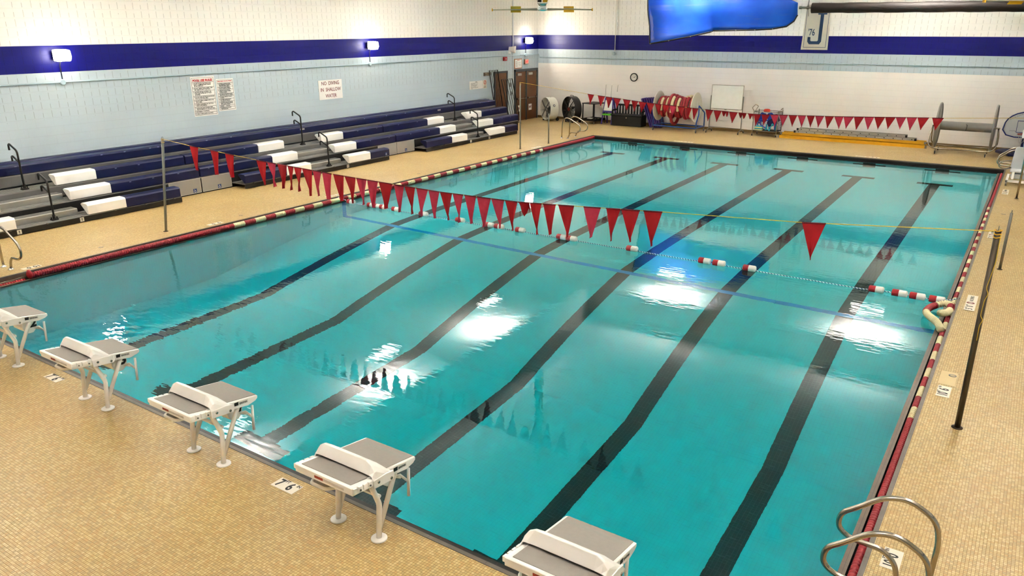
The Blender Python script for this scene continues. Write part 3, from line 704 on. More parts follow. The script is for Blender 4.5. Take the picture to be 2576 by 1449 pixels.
# ================================================================ backstroke flag posts and lines
def pole(name, label, x, y, h, r, mat, lean=0., cleat=True, stain=True):
    t = thing(name, label, 'post', (x, y, 0))
    ly = lean*1.0
    MB().sweep([(0, 0, -.05), (lean, ly, h-.03)], r, 16).build('post_tube', mat, t)
    MB().lathe([(0, r*1.9), (.006, r*1.9), (.01, r*1.3)], (0, 0, .001), (0, 0, 1), 20).build('floor_collar', M('rusty collar', '3a2c1e', .6, .3, var=.4), t)
    if cleat:
        MB().sweep([(lean-.0, ly-r*.6, h-.04), (lean, ly-r*.6, h+.015), (lean, ly+r*.6, h+.015), (lean, ly+r*.6, h-.04)], .004, 6, fillet=.02).build('top_hook', DULL, t)
        m = MB()
        for k in range(3): m.sweep([(lean+(r+.003)*math.cos(a*math.pi/8), ly+(r+.003)*math.sin(a*math.pi/8), h-.03-k*.035+.004*math.sin(a)) for a in range(16)], .005, 5, closed=True)
        m.build('rope_wrap', YELLOW, t)
    else: MB().cyl((lean, ly, h-.03), (lean, ly, h+.02), r*.35).build('top_pin', DULL, t)
    return t
POLEM = M('olive grey galvanised pole', '85857a', .45, .15, var=.15, scale=14)
pole('flag_post', 'leaning grey flag post in front of the nearest bleachers', -.469, 4.905, 2.0, .027, POLEM, lean=.15)
pole('flag_post', 'tall grey flag post in front of the double doors', -.444, 18.766, 2.33, .024, POLEM)
fp = pole('flag_post', 'rusty tall flag post standing on the right deck nearest the camera', 14.58, 4.71, 2.26, .03, M('rust stained steel pole', '5c5245', .45, .6, var=.35, scale=5))
MB().sweep([(.028, -.015, 2.2), (.034, -.022, 1.9), (.0, -.036, 1.62), (.03, -.024, 1.57), (.006, -.036, 1.5), (.0, -.036, 1.32), (.03, -.024, 1.28), (.008, -.036, 1.22), (.012, -.036, 1.05)], .004, 5, fillet=.03).build('tied_rope', ROPE, fp)
pole('flag_post', 'tall steel flag post rising beside the pool lift, cut by the right edge', 14.629, 18.74, 2.3, .024, STEEL)
pole('stanchion', 'short steel post beside the far left ladder', -.305, 20.476, 1.12, .021, POLEM, cleat=False)
pole('stanchion', 'short steel post on the right deck between the flag posts', 14.628, 11.62, 1.07, .024, DULL, cleat=False)
FL = {'r': None}
def cloth(name, a, b, tr=.25):
    m, nt, bs = new_mat(name); P, X, Y, Z = pos(nt)
    c = mixc(nt, noise(nt, P, 14, 4, .5), a, b); nt.links.new(c, bs.inputs['Base Color']); bs.inputs['Roughness'].default_value = .75
    out = nt.nodes['Material Output']; tl = nt.nodes.new('ShaderNodeBsdfTranslucent'); nt.links.new(c, tl.inputs[0])
    mx = nt.nodes.new('ShaderNodeMixShader'); mx.inputs[0].default_value = tr
    nt.links.new(bs.outputs[0], mx.inputs[1]); nt.links.new(tl.outputs[0], mx.inputs[2]); nt.links.new(mx.outputs[0], out.inputs['Surface'])
    return m
F_RED = cloth('bright red flag cloth', 'c4141f', 'a80f1a', .15)
F_PNK = cloth('faded translucent red flag cloth', 'd84258', 'c22a42', .4)
F_HEM = M('dark red hem', '6e0f18', .8)
def flag_line(label, y, line, flags, kinds, L, crum, y0off=0.):
    """line: list of (x,z) knots of the rope; flags: list of (x0,x1)"""
    t = thing('pennant_line', label, 'pennant line')
    def zat(x):
        for (xa, za), (xb, zb) in zip(line[:-1], line[1:]):
            if xa <= x <= xb: f = (x-xa)/(xb-xa); return za+(zb-za)*f
        return line[-1][1]
    MB().sweep([(x, y + (y0off if i == 0 else 0), z) for i, (x, z) in enumerate(line)], .0055, 6).build('rope', ROPE, t)
    rnd = random.Random(len(flags))
    for i, (a, b) in enumerate(flags):
        za, zb = zat(a), zat(b); k = kinds[i] if i < len(kinds) else 'r'
        nx, nz = 6, 8; g = []; ph = rnd.uniform(0, 6); yaw = rnd.uniform(-.3, .3); tipx = (a+b)/2 + rnd.uniform(-.03, .04); LL = L*rnd.uniform(.94, 1.04)
        cr = i in crum
        for iz in range(nz+1):
            f = iz/nz
            for ix in range(nx+1):
                u = ix/nx; x = (a+(b-a)*u)*(1-f) + tipx*f; x += (u-.5)*.012*(f > .95)
                z = (za+(zb-za)*u) - LL*f*(.36 if cr else 1) + (.02*math.sin(9*u+ph)*f*3 if cr else 0)
                if cr: x = (a+(b-a)*u)*(1-f*.35) + (a+b)/2*f*.35; 
                yy = y + (.018*math.sin(u*7+ph+f*2)*(.3+f) + (.07*f if cr else 0)) + (u-.5)*yaw*.25*f
                g.append((x, yy, z))
        fs = [(iz*(nx+1)+ix, iz*(nx+1)+ix+1, (iz+1)*(nx+1)+ix+1, (iz+1)*(nx+1)+ix) for iz in range(nz) for ix in range(nx)]
        o = MB().faces(g, fs, None, True).build('pennant', F_PNK if k == 'p' else F_RED, t)
        o['label'] = 'faded pink red pennant' if k == 'p' else ('bunched up red pennant' if cr else 'bright red pennant')
        MB().sweep([(a, y, za-.002), ((a+b)/2, y, (za+zb)/2-.002), (b, y, zb-.002)], .010, 6).build('hem', F_HEM, o)
    return t
NEAR = [[0.99, 1.27], [1.63, 1.88], [2.09, 2.35], [2.99, 3.27], [3.28, 3.52], [3.56, 3.81], [3.82, 3.99], [4.0, 4.2], [4.21, 4.46], [4.47, 4.69], [4.71, 4.94], [4.98, 5.23], [5.24, 5.5], [5.52, 5.76], [5.77, 6.01], [6.02, 6.31], [6.36, 6.57], [6.58, 6.8], [6.82, 7.06], [7.07, 7.29], [7.3, 7.54], [7.55, 7.75], [7.77, 7.99], [8.01, 8.26], [8.27, 8.5], [8.51, 8.73], [8.74, 8.93], [8.94, 9.14], [9.16, 9.37], [9.41, 9.66], [9.81, 10.07], [10.15, 10.36], [10.37, 10.64], [10.69, 10.95], [12.67, 12.93]]
flag_line('nearer string of red pennants sagging across the deep end of the pool', 4.8, [(-.319, 1.975), (.99, 1.97), (3.04, 1.87), (5.09, 1.81), (7.25, 1.772), (8.72, 1.79), (9.57, 1.84), (10.94, 1.93), (12.68, 2.03), (14.57, 2.20)],
          NEAR, 'rrrrprrrrpprrpprprpprppppr' + 'rrrrprrrr', .45, (26,), .25)
FAR = [[2.23, 2.47], [2.61, 2.88], [2.9, 3.15], [3.17, 3.45], [3.53, 3.8], [3.83, 4.07], [4.08, 4.35], [4.36, 4.63], [4.64, 4.87], [4.89, 5.13], [5.13, 5.37], [5.4, 5.64], [5.71, 5.87], [5.88, 6.08], [6.3, 6.55], [6.56, 6.81], [6.81, 7.03], [7.04, 7.3], [7.32, 7.57], [7.59, 7.78], [7.78, 7.99], [8.0, 8.25], [8.26, 8.5], [8.51, 8.76], [8.78, 9.02], [9.03, 9.26], [9.28, 9.50], [9.51, 9.75], [9.77, 10.01], [10.02, 10.26], [10.26, 10.53], [10.53, 10.79], [10.79, 11.04], [11.04, 11.31], [11.31, 11.57], [11.57, 11.82], [11.83, 12.08], [12.09, 12.36], [12.43, 12.7]]
flag_line('farther string of red pennants stretched across the shallow end', 18.76, [(-.44, 2.31), (2.26, 2.03), (4.2, 1.87), (6.12, 1.76), (7.83, 1.70), (10.03, 1.765), (12.35, 1.87), (12.69, 1.88), (14.62, 2.0)],
          FAR, 'rrrrrrrrrrprrrrrrrrrrrpprprprpprprrpprr', .33, (16, 18, 19))

# ================================================================ lane lines in the gutters, safety rope
def disc_run(p, q, r=.058, pitch=.042, m=None):
    p = Vector(p); q = Vector(q); L = (q-p).length; n = max(2, int(L/pitch)); pr = []
    for k in range(n):
        a = k*L/n; h = L/n; pr += [(a, r*.45), (a+h*.10, r*.97), (a+h*.45, r), (a+h*.55, r*.95), (a+h*.66, r*.45)]
    return MB().lathe(pr, p, q-p, 14, m)
def lane_line(label, segs, path, r, endfn=None):
    t = thing('lane_line', label, 'lane line')
    MB().sweep([path(segs[0][0]), path(segs[-1][1])], .008, 6).build('cable', STEEL, t)
    for a, b, k in segs:
        n = max(1, int(round((b-a)/2.4)))
        for j in range(n):
            y0, y1 = a+(b-a)*j/n, a+(b-a)*(j+1)/n
            o = disc_run(path(y0), path(y1), r).build('float_run', CREAM if k == 'c' else DKRED, t)
            o['label'] = 'cream disc floats' if k == 'c' else 'maroon disc floats'
    return t
segs = [(1.85, 6.16, 'r')]; y = 6.16; k = 'c'
while y < 17.3: segs.append((y, y+.2935, k)); y += .2935; k = 'r' if k == 'c' else 'c'
while y < 19.2: segs.append((y, min(y+.2935, 19.28), k)); y += .2935; k = 'r' if k == 'c' else 'c'
segs.append((y, 23.22, 'r'))
def wob(y): return .012*math.sin(y*1.3)+.006*math.sin(y*3.1)
t = lane_line('maroon and cream disc lane line lying in the left gutter', segs, lambda y: (.158+wob(y)*.6, y, -.052), .058)
m = MB(); m.sweep([(.14, 1.9, -.04), (.17, 1.5, -.05), (.15, 1.2, -.06)], .004, 5); m.build('tension_wire', STEEL, t)
disc_run((.10, -.0+.3, -.13), (.12, 1.75, -.13), .046).build('float_run', RED, t)
MB().lathe([(0, .05), (.02, .085), (.05, .085), (.07, .05)], (.15, 1.78, -.03), (0, 1, 0), 20).build('end_float', RED, t)
segs = [(.22, 4.85, 'r')]; y = 4.85; k = 'c'
while y < 7.9: segs.append((y, y+.325, k)); y += .325; k = 'r' if k == 'c' else 'c'
while y < 17.9: segs.append((y, y+.33, k)); y += .33; k = 'r' if k == 'c' else 'c'
segs.append((y, 23.1, 'r'))
t = lane_line('maroon and cream disc lane line in the right gutter with a loop spilling out', segs, lambda y: (14.116+wob(y)*.3, y, -.108), .040)
# loop that spills over the rim into the pool
lp = [(14.09, 7.95, -.06), (14.03, 8.12, -.02), (13.93, 8.27, -.01), (13.84, 8.45, -.02), (13.80, 8.68, -.05), (13.83, 8.92, -.05), (13.92, 9.05, -.03), (14.03, 9.08, .01), (14.11, 8.98, .02), (14.12, 8.75, .01), (14.09, 8.55, .02), (14.0, 8.42, .045)]
def loop_run(a, b, mat):
    P = round_path([Vector(p) for p in lp], .12, 4); n = len(P)
    P = P[int(a*n):min(n, int(b*n)+1)]; pts = []; rad = []
    for p, q in zip(P[:-1], P[1:]):
        L = (q-p).length; c = max(1, int(L/.011))
        for j in range(c): pts.append(p+(q-p)*j/c)
    if len(pts) > 3: o = MB().sweep(pts, .05, 12, rfun=lambda i: (.036, .054, .056)[i % 3]).build('float_run', mat, t); o['label'] = 'loop of disc floats over the gutter rim'
loop_run(0, .34, CREAM); loop_run(.34, .52, DKRED); loop_run(.52, .75, CREAM); loop_run(.75, .84, DKRED); loop_run(.84, 1, CREAM)
t = thing('safety_rope', 'blue and white rope with red and white floats crossing mid pool', 'rope')
m_, nt, b = new_mat('blue and white twisted rope'); P, X, Y, Z = pos(nt)
nt.links.new(mixc(nt, ((X * 1.0 + Y * .25 + Z * 1.2) / .055).fr().lt(.38), 'eef2f6', '14407c'), b.inputs['Base Color']); b.inputs['Roughness'].default_value = .7
RX = [0.5, 1.21, 1.42, 1.63, 2.04, 2.92, 4.03, 4.86, 5.13, 5.7, 6.76, 7.0, 8.4, 9.92, 10.2, 10.78, 12.95, 13.31, 13.58, 13.87]
pts = [(.03, 9.42, .01), (.2, 9.44, -.03)]; xs = RX
for i, x in enumerate(xs):
    pts.append((x, 9.46, -.085))
    if i+1 < len(xs) and xs[i+1]-x > .5:
        pts.append((x+.2, 9.46, -.108)); pts.append((xs[i+1]-.2, 9.46, -.108))
    if False: pts.append(((x+xs[i+1])/2, 9.46, -.112))
pts += [(14.08, 9.45, -.04), (14.18, 9.45, .01)]
MB().sweep(pts, .009, 8).build('rope', m_, t)
for x in RX:
    d = Vector((1, 0, 0)); r = .063
    MB().lathe([(-.115, .02), (-.112, r*.8), (-.1, r), (-.005, r)], (x, 9.46, -.08), d, 20).build('red_float_half', RED, t)
    MB().lathe([(-.005, r), (.1, r), (.118, r*.85), (.128, .02)], (x, 9.46, -.08), d, 20).build('white_float_half', WHITE, t)
for x in (.03, 14.17): MB().lathe([(0, .02), (.012, .02), (.02, .008)], (x, 9.44, .004), (0, 0, 1), 12).build('wall_anchor', STEEL, t)

# ================================================================ starting blocks
def starting_block(n):
    x = -.278 + 2.134*n
    t = thing('starting_block', '', 'starting block', (x, 0, 0), group='starting blocks along the deep end')
    def zs(y): return .600 + (.221-y)*(.12/.785)
    # platform frame (front part) and its grey top
    hw = .30
    side = [(.221, zs(.221)), (-.36, zs(-.36)), (-.36, zs(-.36)-.075), (.10, zs(.10)-.085), (.19, zs(.19)-.055), (.221, zs(.221)-.03)]
    m = MB(); m.prism([(a, b-.002) for a, b in side], -hw, hw, 'x'); m.build('platform', WHITEP, t, bevel=.006)
    m = MB(); m.prism([(-.16, zs(-.16)-.004), (.216, zs(.216)-.004), (.216, zs(.216)+.003), (-.16, zs(-.16)+.003)], -.276, .276, 'x'); m.build('top_pad', PADG, t)
    # rear tray, wider, with notched adjustment rails
    tr = MB(); tr.prism([(-.30, zs(-.30)-.012), (-.564, zs(-.564)-.0), (-.572, zs(-.564)-.01), (-.572, zs(-.564)-.075), (-.30, zs(-.30)-.07)], -.335, .335, 'x')
    tray = tr.build('rear_tray', WHITEP, t, bevel=.006)
    m = MB(); m.prism([(-.30, zs(-.30)-.014), (-.541, zs(-.541)-.004), (-.541, zs(-.541)+.004), (-.30, zs(-.30)+.002)], -.285, .285, 'x'); m.build('rear_pad', PADG, t)
    for s in (-1, 1):
        m = MB()
        for k in range(5):
            y0 = -.57+k*.056; m.prism([(y0, zs(y0)-.006), (y0+.042, zs(y0+.042)-.006), (y0+.042, zs(y0+.042)-.05), (y0, zs(y0)-.05)], s*.335, s*.352, 'x')
        m.build('notched_rail', WHITEP, tray)
        for yb in (-.50, -.39): MB().cyl((s*.353, yb, zs(yb)-.035), (s*.360, yb, zs(yb)-.035), .008, 10).build('bolt', DULL, tray)
    MB().box((-.10, -.575, zs(-.57)-.052), (-.0, -.5725, zs(-.57)-.03)).build('red_label', M('brick red warning label', '9c3016', .5), tray)
    MB().box((.0, -.575, zs(-.57)-.052), (.24, -.5725, zs(-.57)-.032)).build('fine_print_label', M('fine print label', 'cbc3bb', .5, var=.2, scale=60), tray)
    # wedge / hood
    # cross-section rows, from left foot to right foot
    def hood():
        rear_b = (-.352, .705); ridge = (-.308, .815); front_f = (-.130, .655)
        g = []
        secs = [(-.352, 0.), (-.348, .28), (-.32, .62), (-.285, .86), (-.235, 1.), (.235, 1.), (.285, .86), (.32, .62), (.348, .28), (.352, 0.)]
        for sx_, h in secs:
            yr = -.318+.01*h; zr = .668+(.815-.668)*h
            g += [(sx_, -.352, max(.60, zr-.022*1) if h else .62), (sx_, yr-.016, zr), (sx_, yr+.012, zr+.002), (sx_, -.215, .662+(.745-.662)*h), (sx_, -.130, .648+.012*h)]
        k = 5; fs = []
        for i in range(len(secs)-1):
            for j in range(1, k-1): fs.append((i*k+j, (i+1)*k+j, (i+1)*k+j+1, i*k+j+1))
            fs.append((i*k, (i+1)*k, (i+1)*k+1, i*k+1))
        return MB().faces(g, fs, None, False)
    h = MB()
    secs = [(-.350, 0.), (-.335, .42), (-.30, .78), (-.245, 1.), (.245, 1.), (.30, .78), (.335, .42), (.350, 0.)]
    g = []
    for sx_, hh in secs:
        zt_ = .672+.143*hh
        g += [(sx_, -.352, .672 if hh < .1 else (.70 + .012*hh)), (sx_, -.316, zt_), (sx_, -.296, zt_), (sx_, -.2, .668+.07*hh), (sx_, -.128, .655)]
    k = 5; fs = [(i*k+j, (i+1)*k+j, (i+1)*k+j+1, i*k+j+1) for i in range(len(secs)-1) for j in range(k-1)]
    h.faces(g, fs); o = h.build('wedge_fin', WHITEP, t); so = o.modifiers.new('s', 'SOLIDIFY'); so.thickness = .012; so.offset = -1
    bv = o.modifiers.new('b', 'BEVEL'); bv.width = .006; bv.segments = 2; bv.limit_method = 'ANGLE'; bv.angle_limit = R(25)
    for s in (-1, 1):
        br = MB().prism([(-.352, .676), (-.352, .600), (-.118, .572), (-.105, .60), (-.115, .655), (-.2, .672)], s*.338, s*.356, 'x').build('side_bracket', WHITEP, t, bevel=.004)
        for yb, zb in ((-.297, .641), (-.148, .600)): MB().lathe([(0, .0135), (.005, .0135), (.008, .009)], (s*.356, yb, zb), (s, 0, 0), 14).build('bolt', STEEL, br)
    # maker plate on the right rail
    mp = MB().prism([(-.06, zs(-.06)-.016), (.10, zs(.10)-.012), (.10, zs(.10)-.048), (-.06, zs(-.06)-.055)], .3005, .302, 'x').build('maker_plate', M('white maker label', 'ded9d2', .5), t)
    MB().prism([(-.06, zs(-.06)-.018), (-.01, zs(-.01)-.014), (-.015, zs(-.01)-.050), (-.06, zs(-.06)-.053)], .302, .3026, 'x').build('maker_mark', INKB, mp)
    text_mesh('maker_lettering', 'spectrum', .034, INKB, frame((.3024, .045, zs(.045)-.032), (0, 1, -.15), (0, .15, 1)), mp, .0004, .0006, sx=.72)
    # legs
    for s in (-1, 1):
        X_ = s*.247
        m = MB(); m.sweep([(X_, -.232, .005), (X_, -.203, .335), (X_, -.285, .56), (X_, -.30, .62)], .0245, 14, fillet=.03); lg = m.build('leg', WHITEP, t)
        MB().sweep([(X_, -.215, .10), (X_, -.01, .50), (X_, .02, .555)], .0235, 14).build('front_strut', WHITEP, t)
        MB().lathe([(0, .072), (.008, .072), (.012, .066), (.013, .03)], (X_, -.232, .001), (0, 0, 1), 28).build('floor_plate', WHITE, t)
        text_mesh('leg_number', str(n), .04, INKB, frame((X_+.0, -.2265, .29), (1, 0, 0), (0, -.05, 1)), t, .0004, .002)
    MB().cyl((-.247, -.19, .40), (.247, -.19, .40), .018, 10).build('cross_bar', WHITEP, t)
    # rear foot step
    m = MB(); m.sweep([(-.22, -.28, .50), (-.30, -.42, .50), (-.27, -.475, .50), (-.10, -.475, .50), (-.05, -.42, .50), (-.05, -.28, .50)], .016, 8, fillet=.03); st = m.build('foot_step', WHITEP, t)
    MB().prism([(-.24, -.30), (-.285, -.42), (-.265, -.46), (-.105, -.46), (-.065, -.42), (-.065, -.30)], .497, .51, 'z').build('step_pad', PADG, st)
    # number box and backstroke grips under the front
    m = MB()
    top = [(-.145, -.05), (.145, -.05), (.145, .135), (-.145, .135)]; 
    prof2 = [(.555, 1.0), (.44, 1.0), (.385, .8), (.35, .38), (.345, .2)]
    vs = []; 
    for z, f in prof2:
        for (a, b_) in top: vs.append((a*(1.0), .045+(b_-.045)*f, z))
    fs = [(i*4+j, i*4+(j+1) % 4, (i+1)*4+(j+1) % 4, (i+1)*4+j) for i in range(4) for j in range(4)] + [(0, 1, 2, 3), (16, 17, 18, 19)]
    m.faces(vs, fs); nb = m.build('number_box', WHITEP, t, bevel=.012, seg=3)
    for s in (-1, 1):
        text_mesh('lane_number', str(n), .15, INKB, frame((s*.1462, .085, .47), (0, s, 0), (0, 0, 1)), nb, .001, .007, shear=.2)
    text_mesh('lane_number', str(n), .16, INKB, frame((0, .1362, .475), (-1, 0, 0), (0, 0, 1)), nb, .001, .007)
    m = MB()
    m.sweep([(-.17, .155, .375), (-.145, .11, .40), (.145, .11, .40), (.17, .155, .375)], .014, 8, fillet=.03)
    for s in (-1, 1):
        m.sweep([(s*.14, .10, .40), (s*.19, .13, .42), (s*.247, .165, .36)], .013, 8)
    m.build('grip_arm', WHITEP, t)
    for s in (-1, 1): MB().sweep([(s*.25, .178, .485), (s*.25, .165, .21)], .0145, 12).build('backstroke_grip', WHITEP, t)
    return t
BL = {2: 'starting block number 2, cut off by the left edge of the photo', 3: 'starting block number 3 between blocks 2 and 4', 4: 'starting block number 4, middle of the five in view', 5: 'starting block number 5 beside the 7 ft 6 in marker', 6: 'starting block number 6, nearest the camera and cropped at the bottom'}
for n in BL: starting_block(n)['label'] = BL[n]

# ================================================================ ladders
def ladder(label, edge_x, side, ys, zs_=1.):
    t = thing('pool_ladder', label, 'ladder', (edge_x, 0, 0))
    pr = [(-.62, 0), (-.60, .55), (-.57, .70), (-.42, .795), (-.27, .77), (.12, .575), (.21, .47), (.19, .33), (.06, .25), (-.2, .245), (-.28, .17), (-.34, 0)]
    if side < 0: pr = [(-.44, 0), (-.46, .50), (-.42, .68), (-.22, .785), (-.05, .745), (.13, .58), (.235, .50), (.245, .36), (.14, .29), (-.10, .285), (-.20, .20), (-.25, 0)]
    for y in ys:
        P = [Vector((side*a, y, b*zs_)) for a, b in pr]
        rl = MB().sweep(P, .0215, 14, fillet=.12, fn=6).build('grab_rail', STEEL, t)
        for q in (P[0], P[-1]): MB().lathe([(0, .05), (.008, .05), (.022, .032), (.028, .024)], q+Vector((0, 0, .001)), (0, 0, 1), 20).build('escutcheon', CHROME, rl)
    return t
ladder('stainless pool ladder rails at the left edge above starting block 2', 0, 1, (1.2, 1.73))
ladder('stainless grab rails at the far left corner before the drum fans', 0, 1, (21.98, 22.57), 1.)
ladder('large stainless grab rails at the bottom right corner', PX, -1, (1.08, 1.60), 1.)
ladder('stainless grab rails behind the pool lift on the right edge', PX, -1, (22.3, 22.85), .95)

# ================================================================ depth markers and deck inserts
TILE = M('white ceramic marker tile', 'e6dccb', .4)
def marker(label, c, ux, uy, w, h, items, scatter=0, border=False):
    """ux: reading direction, uy: up of text; both on the deck"""
    t = thing('depth_marker', label, 'marker tile', (c[0], c[1], .0))
    fm = frame((0, 0, 0), ux, uy); m = MB()
    P = [fm @ Vector(p) for p in ((-w/2, -h/2, .0005), (w/2, -h/2, .0005), (w/2, h/2, .0005), (-w/2, h/2, .0005), (-w/2, -h/2, .003), (w/2, -h/2, .003), (w/2, h/2, .003), (-w/2, h/2, .003))]
    m.faces(P, [(0, 3, 2, 1), (4, 5, 6, 7), (0, 1, 5, 4), (1, 2, 6, 5), (2, 3, 7, 6), (3, 0, 4, 7)]); m.build('marker_tile', TILE, t)
    for s, size, px, py, mat, sx in items:
        o = text_mesh('marking', s, size, mat, frame(fm @ Vector((px, py, .0033)), ux, uy), t, .0003, size*.03, 'CENTER', sx)
    return t
def d76(s1, a, s2, b): return [(s1, .155, -.095, 0, INKB, .8), (a, .05, -.035, .05, INKB, .9), (s2, .155, .045, 0, INKB, .8), (b, .05, .115, .05, INKB, .9)]
marker('7 ft 6 in depth marker in front of starting block 5', (9.345, -.14), (1, 0, 0), (0, 1, 0), .30, .145, d76('7', 'FT', '6', 'IN'))
marker('7 ft 6 in depth marker between blocks 2 and 3', (5.01, -.165), (1, 0, 0), (0, 1, 0), .31, .115, d76('7', 'FT', '6', 'IN'))
RX_, LX_ = 14.357, -.165
def rt(label, y, L, items, w=.145): return marker(label, (RX_, y), (0, 1, 0), (-1, 0, 0), L, w, items)
rt('10 ft 6 in depth marker on the right deck beside the near flag post', 5.61, .33, [('10', .15, -.08, 0, INKB, .7), ('FT', .045, -.01, .05, INKB, .9), ('6', .15, .06, 0, INKB, .8), ('IN', .045, .125, .05, INKB, .9)])
rt('10 ft 0 in depth marker under the bottom right grab rails', 1.93, .29, [('10', .13, -.075, 0, INKB, .7), ('FT', .045, -.005, .05, INKB, .9), ('0', .13, .05, 0, INKB, .8), ('IN', .045, .11, .05, INKB, .9)])
def nodive(m_at, t_len): return [('5', .13, -.33, 0, INKB, .8), ('FT', .04, -.27, .045, INKB, .8), ('0', .13, -.2, 0, INKB, .8), ('IN', .04, -.14, .045, INKB, .8), ('O', .15, -.02, 0, INKR, .9), ('/', .15, -.02, 0, INKR, .9), ('NO DIVING', .07, .22, 0, INKB, .75)]
rt('5 ft 0 in no diving marker on the right deck by the safety rope', 9.34, .82, nodive(0, 0))
rt('depth marker tile behind the top of the near right flag post', 14.33, .68, nodive(0, 0))
rt('3 ft 6 in depth marker at the foot of the pool lift', 19.52, .74, [('3', .13, -.29, 0, INKB, .8), ('FT', .04, -.23, .045, INKB, .8), ('6', .13, -.16, 0, INKB, .8), ('O', .14, -.02, 0, INKR, .9), ('NO DIVING', .07, .2, 0, INKB, .7)])
def lt(label, y, L, items): return marker(label, (LX_, y), (0, -1, 0), (1, 0, 0), L, .14, items)
lt('10 ft 0 in depth marker beside the left ladder rails', 2.0, .32, d76('10', '', '0', ''))
lt('9 ft 0 in depth marker on the left deck right of the near flag post', 5.92, .36, d76('9', '', '0', ''))
lt('5 ft 0 in depth marker on the left deck by the rope anchor', 9.55, .6, [('5', .12, -.2, 0, INKB, .8), ('0', .12, -.1, 0, INKB, .8), ('O', .12, .03, 0, INKR, .8), ('NO DIVING', .05, .18, 0, INKB, .7)])
lt('4 ft depth marker on the left deck ahead of the doors', 19.4, .55, [('4', .12, -.15, 0, INKB, .8), ('O', .12, 0, 0, INKR, .8), ('NO DIVING', .05, .15, 0, INKB, .7)])
for xx, lab in ((3.76, '3 ft 6 in depth marker on the far deck below the whiteboard'), (10.24, '3 ft 6 in depth marker on the far deck below the yellow ladder')):
    marker(lab, (xx, 23.62), (-1, 0, 0), (0, -1, 0), .75, .14, [('3', .12, -.28, 0, INKB, .8), ('6', .12, -.16, 0, INKB, .8), ('O', .12, 0, 0, INKR, .8), ('NO DIVING', .06, .2, 0, INKB, .75)])
for x, y, lab in ((14.40, 6.16, 'round deck drain cap on the right deck beyond the 10 ft 6 marker'), (-.42, 3.45, 'round drain cap on the left deck beyond the ladder rails'), (-.35, 6.75, 'round drain cap on the left deck right of the near flag post'), (-.35, 13.1, 'round drain cap on the left deck at mid pool'), (14.45, 16.6, 'round drain cap on the right deck before the pool lift')):
    t = thing('deck_cap', lab, 'drain cap', (x, y, 0))
    MB().lathe([(0, .045), (.003, .045), (.004, .036)], (0, 0, .0005), (0, 0, 1), 20).build('cap_ring', DULL, t); MB().lathe([(0, .03), (.005, .03)], (0, 0, .0005), (0, 0, 1), 16).build('cap_disc', M('tan cap', 'b09a76', .5), t)
t = thing('floor_patch', 'smooth tan repair patch around the right deck drain', 'tile patch', (14.36, 6.05, 0))
MB().box((-.09, -.22, .0003), (.09, .22, .0012)).build('patch_tiles', M('smooth cream patch tiles', 'd3b982', .4, var=.1), t)

